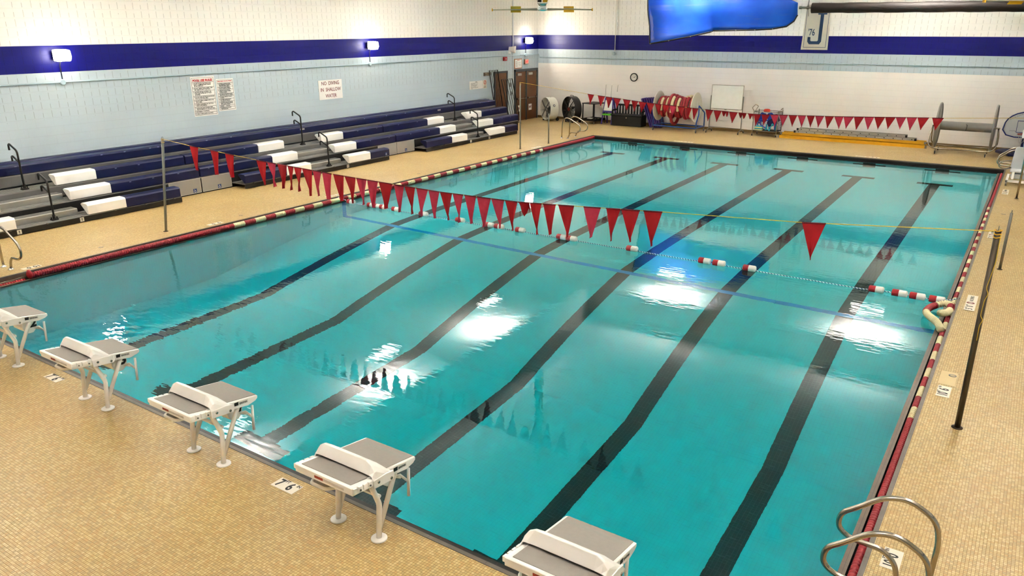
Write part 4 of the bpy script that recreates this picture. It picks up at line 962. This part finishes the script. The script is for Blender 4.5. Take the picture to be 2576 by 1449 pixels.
# ================================================================ equipment along the far wall
def caster(parent, x, y, h=.11, r=.035, name='caster', mat=None):
    m = MB(); m.cyl((x-.012, y, r), (x+.012, y, r), r, 14, BLACKM if mat is None else mat); m.box((x-.02, y-.02, r), (x-.014, y+.02, h), DULL); m.box((x+.014, y-.02, r), (x+.02, y+.02, h), DULL); m.box((x-.02, y-.02, h-.006), (x+.02, y+.02, h), DULL)
    return m.build(name, None, parent)
def drum_fan(label, c, r, depth, ang, body, grille, hubm, wheels=True, blades=6):
    t = thing('drum_fan', label, 'fan', (c[0], c[1], 0), (0, 0, ang))
    zc = r+.03
    m = MB(); m.lathe([(-depth/2, r*.985), (-depth/2, r), (-depth/2+.02, r*1.005), (depth/2-.02, r*1.005), (depth/2, r), (depth/2, r*.985), (depth/2-.01, r*.97), (-depth/2+.01, r*.97), (-depth/2, r*.985)], (0, 0, zc), (0, 1, 0), 48, caps=False); m.build('drum', body, t)
    for s in (-1, 1):
        m = MB(); yy = s*(depth/2-.015)
        for k in range(1, 8): 
            rr = r*.97*k/8; m.sweep([(rr*math.cos(a*math.pi/14), yy, zc+rr*math.sin(a*math.pi/14)) for a in range(28)], .0025, 4, closed=True)
        for k in range(8):
            a = k*math.pi/4+.2; m.cyl((r*.12*math.cos(a), yy, zc+r*.12*math.sin(a)), (r*.97*math.cos(a), yy, zc+r*.97*math.sin(a)), .004, 5)
        m.build('grille', grille, t)
        m = MB()
        for k in range(2): m.box((-r*.97, yy-.012, zc-.02), (r*.97, yy+.012, zc+.02), rot=(0, R(45+90*k), 0), at=(0, yy, zc))
        if s < 0: m.build('strut', grille, t)
        MB().lathe([(-.01, r*.16), (.012, r*.15)], (0, yy, zc), (0, s, 0), 20).build('hub_badge', hubm, t)
    m = MB()
    for k in range(blades):
        a = 2*math.pi*k/blades; c_, s_ = math.cos(a), math.sin(a)
        v = []
        for rr, wd, tw in ((r*.14, .09, .06), (r*.55, .14, .04), (r*.9, .17, .02)):
            px, pz = c_*rr, s_*rr; tx, tz = -s_, c_
            v += [(px-tx*wd/2, -tw, zc+pz-tz*wd/2), (px+tx*wd/2, tw, zc+pz+tz*wd/2)]
        m.faces(v, [(0, 1, 3, 2), (2, 3, 5, 4)])
    m.cyl((0, -.06, zc), (0, .06, zc), r*.14, 16)
    m.build('fan_blades', M('grey fan blade', '8c8a86', .4, .6), t)
    MB().cyl((0, -.0, zc), (0, depth/2-.02, zc), r*.2, 16).build('motor', M('black motor', '1a1a1a', .5), t)
    for s in (-1, 1):
        MB().cyl((s*r*.6-.02, depth/2+.05, .075), (s*r*.6+.02, depth/2+.05, .075), .075, 18).build('wheel', BLACKM, t)
        MB().sweep([(s*r*.55, depth/2, .2), (s*r*.58, depth/2+.05, .08)], .014, 6).build('wheel_bracket', BLACKM, t)
        MB().box((s*r*.5-.02, -depth/2+.02, .0), (s*r*.5+.02, -depth/2+.08, .09)).build('foot', BLACKM, t)
    MB().sweep([(-.12, 0, zc+r), (-.12, 0, zc+r+.04), (.12, 0, zc+r+.04), (.12, 0, zc+r)], .012, 8, fillet=.02).build('lift_handle', body, t)
    return t
t = drum_fan('white drum fan standing by the double doors', (-4.08, 26.72), .51, .42, R(-30), M('white enamel drum', 'dcd8cc', .35), M('grey wire grille', '6e6c68', .4, .5), M('silver hub', 'a8a49c', .3, .6))
g = MB(); g.lathe([(0, .055), (.004, .055)], (.515, -.03, .72), (1, 0, .35), 20); g.build('round_logo', M('navy round decal', '22304e', .5), t)
g = MB(); g.lathe([(0, .03), (.004, .03)], (.521, -.03, .722), (1, 0, .35), 16); g.build('logo_centre', PAPER, t)
t = drum_fan('black drum fan right of the white one', (-2.88, 26.70), .56, .36, R(-28), M('black enamel drum', '1a1817', .4), M('black wire grille', '2a2826', .5, .3), M('red hub badge', '8e2418', .5))
# black utility cart
t = thing('utility_cart', 'black two tier utility cart beside the black fan', 'cart', (-1.90, 26.98, 0), (0, 0, R(-10)))
MB().prism([(-.36, -.42), (.36, -.42), (.36, .42), (-.36, .42)], .86, .90, 'z').build('top_shelf', BLACKM, t, bevel=.015)
b = MB(); b.box((-.36, -.42, .12), (.36, .42, .15)); b.box((-.36, -.42, .15), (.36, -.40, .22)); b.box((-.36, .40, .15), (.36, .42, .22)); b.box((-.36, -.40, .15), (-.34, .40, .22)); b.box((.34, -.40, .15), (.36, .40, .22)); b.build('bottom_tray', BLACKM, t)
for x in (-.32, .32):
    for y in (-.38, .38): MB().box((x-.02, y-.02, .15), (x+.02, y+.02, .87)).build('leg', BLACKM, t); caster(t, x, y, .12, .04, mat=M('grey wheel', '77736c', .5))
tag(MB().box((-2.12, 26.74, .155), (-1.90, 26.96, .235)).build('white_case', WHITE, None, bevel=.02), 'white case on the lower shelf of the black cart', 'case')
tool = MB(); tool.sweep([(-1.85, 26.75, .18), (-1.72, 26.85, .25), (-1.6, 26.8, .2)], .03, 8); tool.box((-1.95, 26.75, .155), (-1.7, 26.9, .2)); tag(tool.build('pump_tool', BLACKM), 'black hand tool lying on the lower shelf of the cart', 'tool')
tag(MB().lathe([(0, .12), (.02, .14), (.035, .1)], (-1.80, 27.1, .155), (0, 0, 1), 20).build('round_dish', M('tan dish', 'a58a50', .6)), 'round tan dish on the lower shelf of the cart', 'dish')
# purple easel
t = thing('easel', 'purple plastic easel with a white board and lime green tray', 'easel', (-1.15, 27.05, 0))
for s in (-1, 1):
    MB().prism([(s*.25-.03, 0), (s*.25+.03, 0), (s*.185+.03, 1.17), (s*.185-.03, 1.17)], -.02, .03, 'y').build('front_leg', PURPLE, t, bevel=.01, rot=(R(-12), 0, 0), loc=(0, -.27, 0))
    MB().prism([(s*.24-.03, 0), (s*.24+.03, 0), (s*.18+.03, 1.15), (s*.18-.03, 1.15)], -.02, .02, 'y').build('rear_leg', PURPLE, t, bevel=.01, rot=(R(13), 0, 0), loc=(0, .28, 0))
m = MB(); m.prism([(-.25, .52), (.25, .52), (.25, .60), (-.25, .60)], -.03, .03, 'y'); m.prism([(-.2, 1.03), (.2, 1.03), (.17, 1.16), (-.17, 1.16)], -.03, .03, 'y'); m.build('cross_rail', PURPLE, t, bevel=.01, rot=(R(-12), 0, 0), loc=(0, -.27, 0))
MB().prism([(-.205, .60), (.205, .60), (.165, 1.06), (-.165, 1.06)], -.034, -.01, 'y').build('white_board', BOARD, t, bevel=.008, rot=(R(-12), 0, 0), loc=(0, -.27, 0))
MB().box((-.2, -.31, .40), (.2, -.08, .47)).build('tray', GREEN, t, bevel=.02)
# black storage bench
t = thing('storage_bench', 'black plastic storage bench with slatted back', 'bench', (-.13, 26.94, 0))
MB().box((-.72, -.27, .01), (.72, .24, .42)).build('storage_box', BLACKM, t, bevel=.015)
MB().box((-.74, -.29, .42), (.74, .25, .485)).build('seat_lid', BLACKM, t, bevel=.015)
MB().box((-.66, .22, .82), (.66, .28, .90)).build('top_rail', BLACKM, t, bevel=.015)
for k in range(9): MB().box((-.60+k*.14, .23, .48), (-.53+k*.14, .26, .83)).build('slat', BLACKM, t)
for s in (-1, 1): m = MB(); m.box((s*.70-.03, -.25, .62), (s*.70+.03, .27, .68)); m.box((s*.70-.03, -.25, .48), (s*.70+.03, -.19, .64)); m.box((s*.69-.03, .2, .48), (s*.69+.03, .27, .9)); m.build('armrest', BLACKM, t, bevel=.01)
MB().cyl((0, -.272, .36), (0, -.285, .36), .022).build('lock', CHROME, t)
# purple mats leaning on the wall
mat0 = None
for k in range(6):
    x = .97+k*.08
    o = MB().box((-.033, -.0, 0), (.033, .55, 1.28)).build('foam_mat', PURPLE, None, bevel=.012)
    o.location = (x, 26.80+.012*k, 0.016); o.rotation_euler = (0, R(-22+1.2*k), R(2))
    tag(o, ['purple foam mat leaning beside the bench, leftmost of the row', 'second purple foam mat from the bench', 'third purple foam mat from the bench', 'fourth purple foam mat from the bench', 'fifth purple foam mat, half behind the reel', 'last purple foam mat, hidden behind the reel disc'][k], 'mat', 'purple foam mats leaning in a row')
# lane line reel
t = thing('lane_reel', 'blue framed storage reel with white discs at the far wall', 'reel', (2.25, 26.55, 0))
for x in (-.83, .80):
    d = MB(); d.lathe([(-.012, .02), (-.012, .58), (-.02, .60), (0, .61), (.02, .60), (.012, .58), (.012, .02)], (x, 0, .98), (1, 0, 0), 48); dd = d.build('reel_disc', M('ivory reel disc', 'e4e0d0', .4), t)
    m = MB()
    for k in range(5):
        a = k*2*math.pi/5+.3; s_ = (1 if x > 0 else -1)*.02; m.faces([(x+s_, 0+.02*math.cos(a+1.57), .98+.02*math.sin(a+1.57)), (x+s_, -.02*math.cos(a+1.57), .98-.02*math.sin(a+1.57)), (x+s_, .3*math.cos(a), .98+.3*math.sin(a)), (x+s_*4, 0, .98)], [(0, 1, 2), (0, 2, 3), (2, 1, 3), (0, 3, 1)])
    m.build('disc_ribs', WHITE, dd)
MB().cyl((-.83, 0, .98), (.80, 0, .98), .22, 24).build('axle', M('grey axle', 'a09c92', .4), t)
for x in (-.86, 1.02):
    m = MB(); m.sweep([(x, -.45, .20), (x, -.45, .42), (x+(.07 if x > 0 else -.0), -.42, .75), (x-(.1 if x > 0 else 0), 0, 1.06), (x, .42, .75), (x, .45, .42), (x, .45, .20)], .026, 10, fillet=.04); m.build('end_frame', BLUE, t)
for y in (-.45, .45): MB().cyl((-.86, y, .21), (1.02, y, .19), .026, 10).build('base_bar', BLUE, t)
for x in (-.86, 1.02):
    MB().cyl((x, -.45, .2), (x, .45, .2), .026, 10).build('base_end', BLUE, t)
    for y in (-.45, .45): caster(t, x, y, .19, .06, mat=M('grey wheel', '77736c', .5))
rn = random.Random(3)
def wound(label, x, r0, a0, a1, cols, drop=0, dx=.06):
    t = thing('wound_lane_line', label, 'lane line', (2.25, 26.55, .98), group='lane lines wound on the reel')
    n = len(cols); 
    for i, cm in enumerate(cols):
        pts = []
        N = 22
        for j in range(N+1):
            a = a0+(a1-a0)*(i+j/N)/n; rr = r0 + (drop*max(0, -math.sin(a))**1.5)
            pts.append(Vector((x+dx*(a-a0)/(a1-a0), -rr*math.cos(a), rr*math.sin(a))))
        fin = []
        for p, q in zip(pts[:-1], pts[1:]):
            c = max(1, int((q-p).length/.014))
            for j in range(c): fin.append(p+(q-p)*j/c)
        fin.append(pts[-1])
        o = MB().sweep(fin, .055, 10, rfun=lambda i_: (.048, .064, .066)[i_ % 3]).build('float_run', CREAM if cm == 'c' else DKRED, t)
        o['label'] = 'cream disc floats' if cm == 'c' else 'maroon disc floats'
patt = ['ccrr', 'crcr', 'rrrr', 'rccr', 'rrrr', 'rrcr', 'rrrr', 'crcr', 'rrrr', 'rrrc', 'crrc', 'rcrr']
xx = [-.73, -.61, -.49, -.37, -.25, -.12, .0, .12, .25, .38, .51, .64]
labs = ['leftmost', 'second', 'third', 'fourth', 'fifth', 'sixth', 'seventh', 'eighth', 'ninth', 'tenth', 'eleventh', 'rightmost']
for k, (x, p) in enumerate(zip(xx, patt)):
    r0 = .35 + (.10 if k in (4, 5) else (.06 if k in (6, 9, 10) else 0)) + rn.uniform(-.02, .02)
    wound(labs[k] + ' turn of disc lane line wound on the storage reel', x, r0, R(-200), R(150), p, .28 if k == 5 else (.05 if k % 2 else 0), .05)
# whiteboard on wheels
t = thing('whiteboard', 'portable whiteboard on a grey wheeled stand', 'whiteboard', (4.2, 26.88, 0))
MB().box((-.64, -.02, .96), (.635, .012, 1.885), M('whiteboard surface', 'f4f2ee', .2)).build('board', None, t)
m = MB(); m.box((-.65, -.026, .945), (.645, .018, .965)); m.box((-.65, -.026, 1.88), (.645, .018, 1.895)); m.box((-.65, -.026, .95), (-.638, .018, 1.89)); m.box((.633, -.026, .95), (.645, .018, 1.89)); m.box((-.5, -.07, .94), (.5, -.02, .955)); m.build('board_frame', STEEL, t)
MB().box((-.06, -.06, .925), (.02, -.03, .95)).build('clip', BLACKM, t)
for s in (-1, 1):
    MB().box((s*.665-.016, -.02, .14), (s*.665+.016, .012, 1.47)).build('upright', DULL, t)
    MB().sweep([(s*.665, -.33, .10), (s*.665, 0, .16), (s*.665, .33, .10)], .016, 8).build('foot_bar', DULL, t)
    for y in (-.33, .33): caster(t, s*.665, y, .10, .035)
MB().cyl((-.665, 0, .22), (.665, 0, .2), .014, 8).build('stretcher', DULL, t)
# wire equipment bin
t = thing('equipment_cart', 'steel wheeled mesh cart full of blue swim gear', 'cart', (5.87, 26.98, 0))
for x in (-.47, .47):
    for y in (-.33, .33): MB().cyl((x, y, .1), (x, y, 1.0), .015, 8).build('post', STEEL, t); caster(t, x, y, .11, .04)
m = MB()
for z in (.2, .95):
    m.sweep([(-.47, -.33, z), (.47, -.33, z), (.47, .33, z), (-.47, .33, z)], .012, 6, closed=True)
m.build('hoop_frame', STEEL, t)
m = MB()
MESHM = M('blue black netting', '131d4a', .7)
for k in range(16):
    x = -.45+k*.06; m.cyl((x, .33, .2), (x, .33, .95), .003, 4); 
for k in range(10): m.cyl((.47, -.3+k*.066, .2), (.47, -.3+k*.066, .95), .004, 4); m.cyl((-.47, -.3+k*.066, .2), (-.47, -.3+k*.066, .95), .003, 4)
for k in range(8): m.cyl((-.47, .33, .22+k*.1), (.47, .33, .22+k*.1), .003, 4); m.cyl((.47, -.33, .22+k*.1), (.47, .33, .22+k*.1), .003, 4)
m.build('side_netting', MESHM, t)
MB().box((-.47, -.33, .19), (.47, .33, .21)).build('cart_floor', BLACKM, t)
m = MB(); m.sweep([(-.47, -.33, .98), (-.56, -.3, 1.08), (-.5, -.1, 1.2), (-.38, -.1, 1.14), (-.42, -.33, .98)], .014, 8, fillet=.03); m.build('push_handle', STEEL, t)
m = MB(); m.sweep([(.47, -.33, .98), (.62, -.3, 1.0), (.58, -.1, 1.12), (.5, -.1, 1.04)], .014, 8, fillet=.03); m.build('push_handle', STEEL, t)
BL1 = M('blue foam', '1c3fa6', .6); BL2 = M('dark navy foam', '141c54', .6); TEAL = M('teal foam', '2aa3b8', .6); LB = M('pale blue foam', '5f8fd0', .6); YL2 = M('pale yellow foam', 'e0dc9a', .6); PUR = M('violet foam', '3c3a9c', .6)
def gear(name, label, kind, c, s, mat, rot=(0, 0, 0), cat='kickboard'):
    m = MB()
    s = tuple(v*.86 for v in s)
    if kind == 'board': m.prism([(-s[0], -s[2]), (s[0], -s[2]), (s[0], s[2]*.5), (s[0]*.6, s[2]), (-s[0]*.6, s[2]), (-s[0], s[2]*.5)], -s[1], s[1], 'y')
    elif kind == 'dumb': m.cyl((-s[0], 0, 0), (s[0], 0, 0), s[1]*.4, 10); m.cyl((-s[0], 0, 0), (-s[0]*.45, 0, 0), s[1], 14); m.cyl((s[0]*.45, 0, 0), (s[0], 0, 0), s[1], 14)
    else: m.lathe([(-s[0], s[1]*.6), (-s[0]*.9, s[1]), (s[0]*.9, s[1]), (s[0], s[1]*.6)], (0, 0, 0), (1, 0, 0), 14)
    o = m.build(name, mat, None, bevel=.012 if kind == 'board' else 0); o.location = (5.87+c[0], 26.98+c[1], c[2]); o.rotation_euler = rot
    tag(o, label, cat)
gear('foam_board', 'bright blue foam board standing in the cart, left one', 'board', (-.18, -.1, .72), (.16, .02, .21), BL1, (.2, .25, .1))
gear('foam_board', 'bright blue foam board standing in the cart, right one', 'board', (.12, -.05, .73), (.15, .02, .2), BL1, (.1, -.2, -.1))
gear('foam_board', 'navy foam board slanting across the cart', 'board', (.22, -.14, .55), (.22, .02, .16), BL2, (.1, -.5, .1))
gear('foam_board', 'flat blue board lying across the middle of the cart', 'board', (-.05, -.05, .60), (.3, .022, .18), BL1, (1.5, 0, .2))
gear('foam_board', 'dark maroon board at the right of the cart', 'board', (.33, .05, .7), (.1, .02, .18), M('maroon foam', '5a1830', .6), (0, -.5, .1))
gear('water_dumbbell', 'pale blue water dumbbell at the left of the cart', 'dumb', (-.33, -.22, .45), (.13, .06, .05), LB, (0, R(70), .2), 'dumbbell')
gear('water_dumbbell', 'violet water dumbbell left of the centre of the cart', 'dumb', (-.20, -.2, .45), (.14, .065, .05), PUR, (0, R(60), -.2), 'dumbbell')
gear('water_dumbbell', 'blue water dumbbell low in the middle of the cart', 'dumb', (-.06, -.2, .35), (.13, .06, .05), BL1, (0, .4, .2), 'dumbbell')
gear('water_dumbbell', 'teal water dumbbell right of centre in the cart', 'dumb', (.22, -.22, .40), (.13, .06, .05), TEAL, (0, R(-50), .1), 'dumbbell')
gear('water_dumbbell', 'teal water dumbbell lying at the bottom of the cart', 'dumb', (.10, -.26, .27), (.12, .05, .05), TEAL, (0, .1, .0), 'dumbbell')
gear('foam_tube', 'upright teal foam tube near the middle of the cart', 'tube', (.06, -.27, .38), (.12, .035, .05), TEAL, (0, R(88), 0), 'float')
gear('foam_tube', 'upright dark blue foam tube at the right of the cart', 'tube', (.38, -.22, .4), (.16, .05, .05), BL1, (0, R(85), 0), 'float')
gear('foam_tube', 'thin teal foam tube at the far right of the cart', 'tube', (.42, -.27, .36), (.12, .025, .05), TEAL, (0, R(95), 0), 'float')
m = MB()
for k in range(4): m.box((-.15, -.07, k*.045), (.15, .07, k*.045+.04), YL2 if k % 2 == 0 else TEAL)
o = m.build('striped_block', None, None, bevel=.004); o.location = (5.62, 26.74, .225); tag(o, 'yellow and teal striped foam block at the bottom left of the cart', 'foam block')
o = MB().lathe([(0, .02), (.01, .1), (.06, .14), (.12, .1), (.13, .02)], (0, 0, 0), (0, 0, 1), 18).build('red_ball', M('orange red foam', 'd8432f', .6)); o.location = (5.83, 26.9, .92); tag(o, 'orange red float on top of the heap in the cart', 'float')
# ladders along the wall
YEL = M('yellow fibreglass', 'e0a413', .45, var=.15)
def ext_ladder(label, x0, x1, y, z, h, mat, rung=.3, w=.38, rail=.085):
    t = thing('extension_ladder', label, 'ladder', (0, 0, 0))
    for yy in (y, y+.045):
        pass
    for s, zz in ((0, z), (1, z+w-rail)):
        MB().box((x0, y-.014, zz), (x1, y+.016, zz+rail)).build('side_rail', mat, t, bevel=.004)
    n = int((x1-x0)/rung)
    for k in range(n): x = x0+.15+k*rung; MB().cyl((x, y, z+rail*.5), (x, y, z+w-rail*.5), .014, 6).build('rung', STEEL, t)
    return t
# lying flat on their sides against the wall: low side rail toward the camera
def lying_ladder(label, x0, x1, ya, yb, z, rail, mat, ends=True, rung=.305, holes=True, endmat=None):
    t = thing('extension_ladder', label, 'ladder')
    for y in (ya, yb): 
        MB().prism([(y-.018, z), (y+.018, z), (y+.018, z+.008), (y-.006, z+.008), (y-.006, z+rail-.008), (y+.018, z+rail-.008), (y+.018, z+rail), (y-.018, z+rail)], x0, x1, 'x').build('side_rail', mat, t)
    n = int((x1-x0-.2)/rung)
    for k in range(n+1):
        x = x0+.14+k*rung
        rg = MB().cyl((x, ya-.012, z+rail/2), (x, yb+.012, z+rail/2), .015, 8).build('rung', STEEL, t)
        if holes: MB().cyl((x, ya-.026, z+rail/2), (x, ya-.017, z+rail/2), .017, 10).build('rung_cap', BLACKM, rg)
    for x in (x0, x1):
        MB().box((x-.035, ya-.024, z-.003), (x+.035, ya+.02, z+rail+.003)).build('end_boot', endmat or BLACKM, t)
    return t
lying_ladder('long yellow extension ladder lying nearest along the far wall', 6.44, 11.60, 26.66, 27.02, .0, .11, YEL, endmat=M('worn grey boot', '8a8478', .5), holes=False)
lying_ladder('second yellow ladder section lying behind the nearest one', 6.50, 11.55, 26.82, 27.18, .125, .085, YEL, endmat=M('worn grey boot', '8a8478', .5), holes=False)
lying_ladder('lower aluminium ladder section stacked on the yellow ladder', 7.0, 11.22, 26.82, 27.14, .222, .075, M('aluminium ladder rail', 'b4afa6', .35, .7, var=.15))
lying_ladder('top aluminium ladder section of the stack', 7.08, 10.90, 26.90, 27.22, .31, .075, MATS['aluminium ladder rail'])
for x, w_, c, lab in ((8.55, .16, '3a5470', 'dark blue sticker on the aluminium ladder'), (9.2, .12, 'e0b020', 'yellow sticker on the aluminium ladder')):
    pass
# pool cover roller
t = thing('cover_roller', 'grey pool cover roller with tall end discs on a steel frame', 'roller', (12.75, 26.0, 0))
m = MB(); m.lathe([(0, .145), (.74, .148), (.745, .155), (.75, .148), (1.5, .146)], (-.73, 0, .91), (1, 0, 0), 28); m.build('roller_tube', M('grey roller tube', '86827d', .45, var=.08), t)
m = MB(); m.sweep([(.02, -.15, 1.0), (.06, -.155, .97), (.05, -.155, .88), (.03, -.15, .80)], .008, 6); m.build('strap', BLACKM, t)
for x in (-.82, .83):
    m = MB()
    m.lathe([(-.03, .72), (-.03, .74), (0, .76), (.03, .74), (.03, .72), (.02, .705), (-.02, .705), (-.03, .72)], (x, 0, .92), (1, .0, 0), 44, caps=False)
    m.lathe([(-.006, .02), (-.006, .715), (.006, .715), (.006, .02)], (x, 0, .92), (1, 0, 0), 44)
    m.build('end_disc', M('grey roller disc', '8b8782', .4), t)
for s in (-1, 1):
    m = MB(); x = s*.96
    m.sweep([(x, 0, .92), (x+s*.03, -.25, .65), (x+s*.03, -.42, .30), (x-s*.12, -.46, .19), (0, -.46, .18)], .022, 10, fillet=.1)
    m.sweep([(x, 0, .92), (x+s*.03, .25, .65), (x+s*.03, .42, .30), (x-s*.12, .46, .19), (0, .46, .18)], .022, 10, fillet=.1)
    m.build('side_frame', STEEL, t)
    MB().cyl((s*.84, 0, .92), (x+s*.04, 0, .92), .025, 12).build('axle_end', STEEL, t)
    for y in (-.46, .46): caster(t, s*.74, y, .16, .055)
# portable basketball board
t = thing('basketball_hoop', 'portable poolside basketball hoop with blue rimmed board, cut by the right edge', 'basketball hoop', (14.45, 27.0, 0))
def bdpts(s): 
    P = []
    for k in range(13): a = math.pi*k/12; P.append((s*(.66)*math.cos(a)*-1*-1, .90+s*.52*math.sin(a)))
    P += [(-.68*s, .78), (-.55*s, .60), (-.3*s, .54), (.3*s, .54), (.55*s, .60), (.68*s, .78)]
    return P
pg = bdpts(1.)
MB().prism(pg, -.012, .012, 'y').build('backboard', M('pale grey backboard', 'cdd0d4', .35), t)
m = MB(); pts = [Vector((x*.965, -.016, .9+(z-.9)*.955)) for x, z in pg]; m.sweep(pts, .018, 6, closed=True); m.build('board_border', M('dark blue board stripe', '1a2c80', .4), t)
m = MB(); m.sweep([(-.26, -.016, .72), (.26, -.016, .72), (.26, -.016, 1.10), (-.26, -.016, 1.10)], .013, 6, closed=True); m.build('target_square', MATS['dark blue board stripe'], t)
m = MB()
for k in range(8): m.sweep([(-.50+k*.06, -.015, 1.12+k*.035), (-.48+k*.06, -.015, 1.16+k*.035), (-.46+k*.06, -.015, 1.13+k*.037)], .004, 5)
m.sweep([(-.46, -.015, .75), (-.42, -.015, .77), (-.38, -.015, .75), (-.33, -.015, .765), (-.27, -.015, .75)], .004, 5)
m.build('signature_print', M('dark grey print', '3c4048', .5), t)
m = MB(); m.sweep([(.2*math.cos(a*math.pi/10), -.24+.2*math.sin(a*math.pi/10), .69) for a in range(20)], .012, 8, closed=True); m.box((-.08, -.06, .64), (.08, -.01, .72)); m.build('rim', M('orange red rim', 'c83a24', .4), t)
m = MB()
for k in range(10):
    a = k*2*math.pi/10; a2 = a+.5; m.sweep([(.19*math.cos(a), -.24+.19*math.sin(a), .69), (.15*math.cos(a2), -.24+.15*math.sin(a2), .55), (.12*math.cos(a), -.24+.12*math.sin(a), .40)], .005, 5)
m.build('net', M('white net cord', 'e8e4dc', .8), t)
MB().prism([(-.05, .05), (.05, .05), (.04, .9), (-.04, .9)], .02, .12, 'y').build('support_mast', M('dark blue plastic base', '1a2462', .45), t, bevel=.01)
MB().prism([(-.75, -.05), (-.35, -.75), (.35, -.75), (.75, -.05), (.6, .45), (-.6, .45)], .0, .10, 'z').build('base_tank', MATS['dark blue plastic base'], t, bevel=.03)
# pool lift
t = thing('pool_lift', 'white and grey wheeled pool lift with a seat, cut by the right edge', 'pool lift', (14.62, 21.1, 0))
WG = M('light grey lift shell', 'c9c9cc', .4)
MB().prism([(-.30, .40), (-.26, .93), (-.22, .98), (.25, .98), (.28, .93), (.26, .38), (-.26, .36)], .0, .05, 'y').build('seat_back', WG, t, bevel=.015, rot=(R(-8), 0, 0))
MB().prism([(-.28, -.42), (.26, -.42), (.28, .0), (-.28, .0)], .34, .39, 'z').build('seat', WG, t, bevel=.02)
m = MB(); m.sweep([(-.30, -.02, .60), (-.42, -.25, .62), (-.56, -.35, .60), (-.56, -.35, .46), (-.40, -.3, .40), (-.28, -.1, .42)], .02, 8, fillet=.07); m.build('arm_rest', STEEL, t)
m = MB(); m.box((-.34, -.62, .10), (-.28, .5, .16)); m.box((.28, -.62, .10), (.34, .5, .16)); m.box((-.34, -.62, .10), (.34, -.56, .16)); m.box((-.34, .44, .10), (.34, .5, .16)); m.box((-.22, -.45, .16), (-.16, -.4, .36)); m.build('base_frame', WHITEP, t, bevel=.006)
MB().box((-.24, -.3, .16), (.26, .3, .30)).build('ballast_box', WG, t, bevel=.02)
for x in (-.31, .31):
    for y in (-.58, .46): MB().cyl((x-.02, y, .06), (x+.02, y, .06), .06, 18).build('wheel', M('grey wheel', '77736c', .5), t)
MB().box((-.08, .25, .2), (.04, .37, 1.42)).build('mast', WHITEP, t, bevel=.01)
m = MB(); m.sweep([(-.02, .31, 1.40), (-.06, -.1, 1.55), (-.08, -.12, 1.2), (-.06, .0, .95)], .03, 8, fillet=.06); m.build('lift_arm', WHITEP, t)
MB().box((-.18, .2, 1.2), (-.09, .36, 1.42)).build('control_box', WHITE, t, bevel=.015)
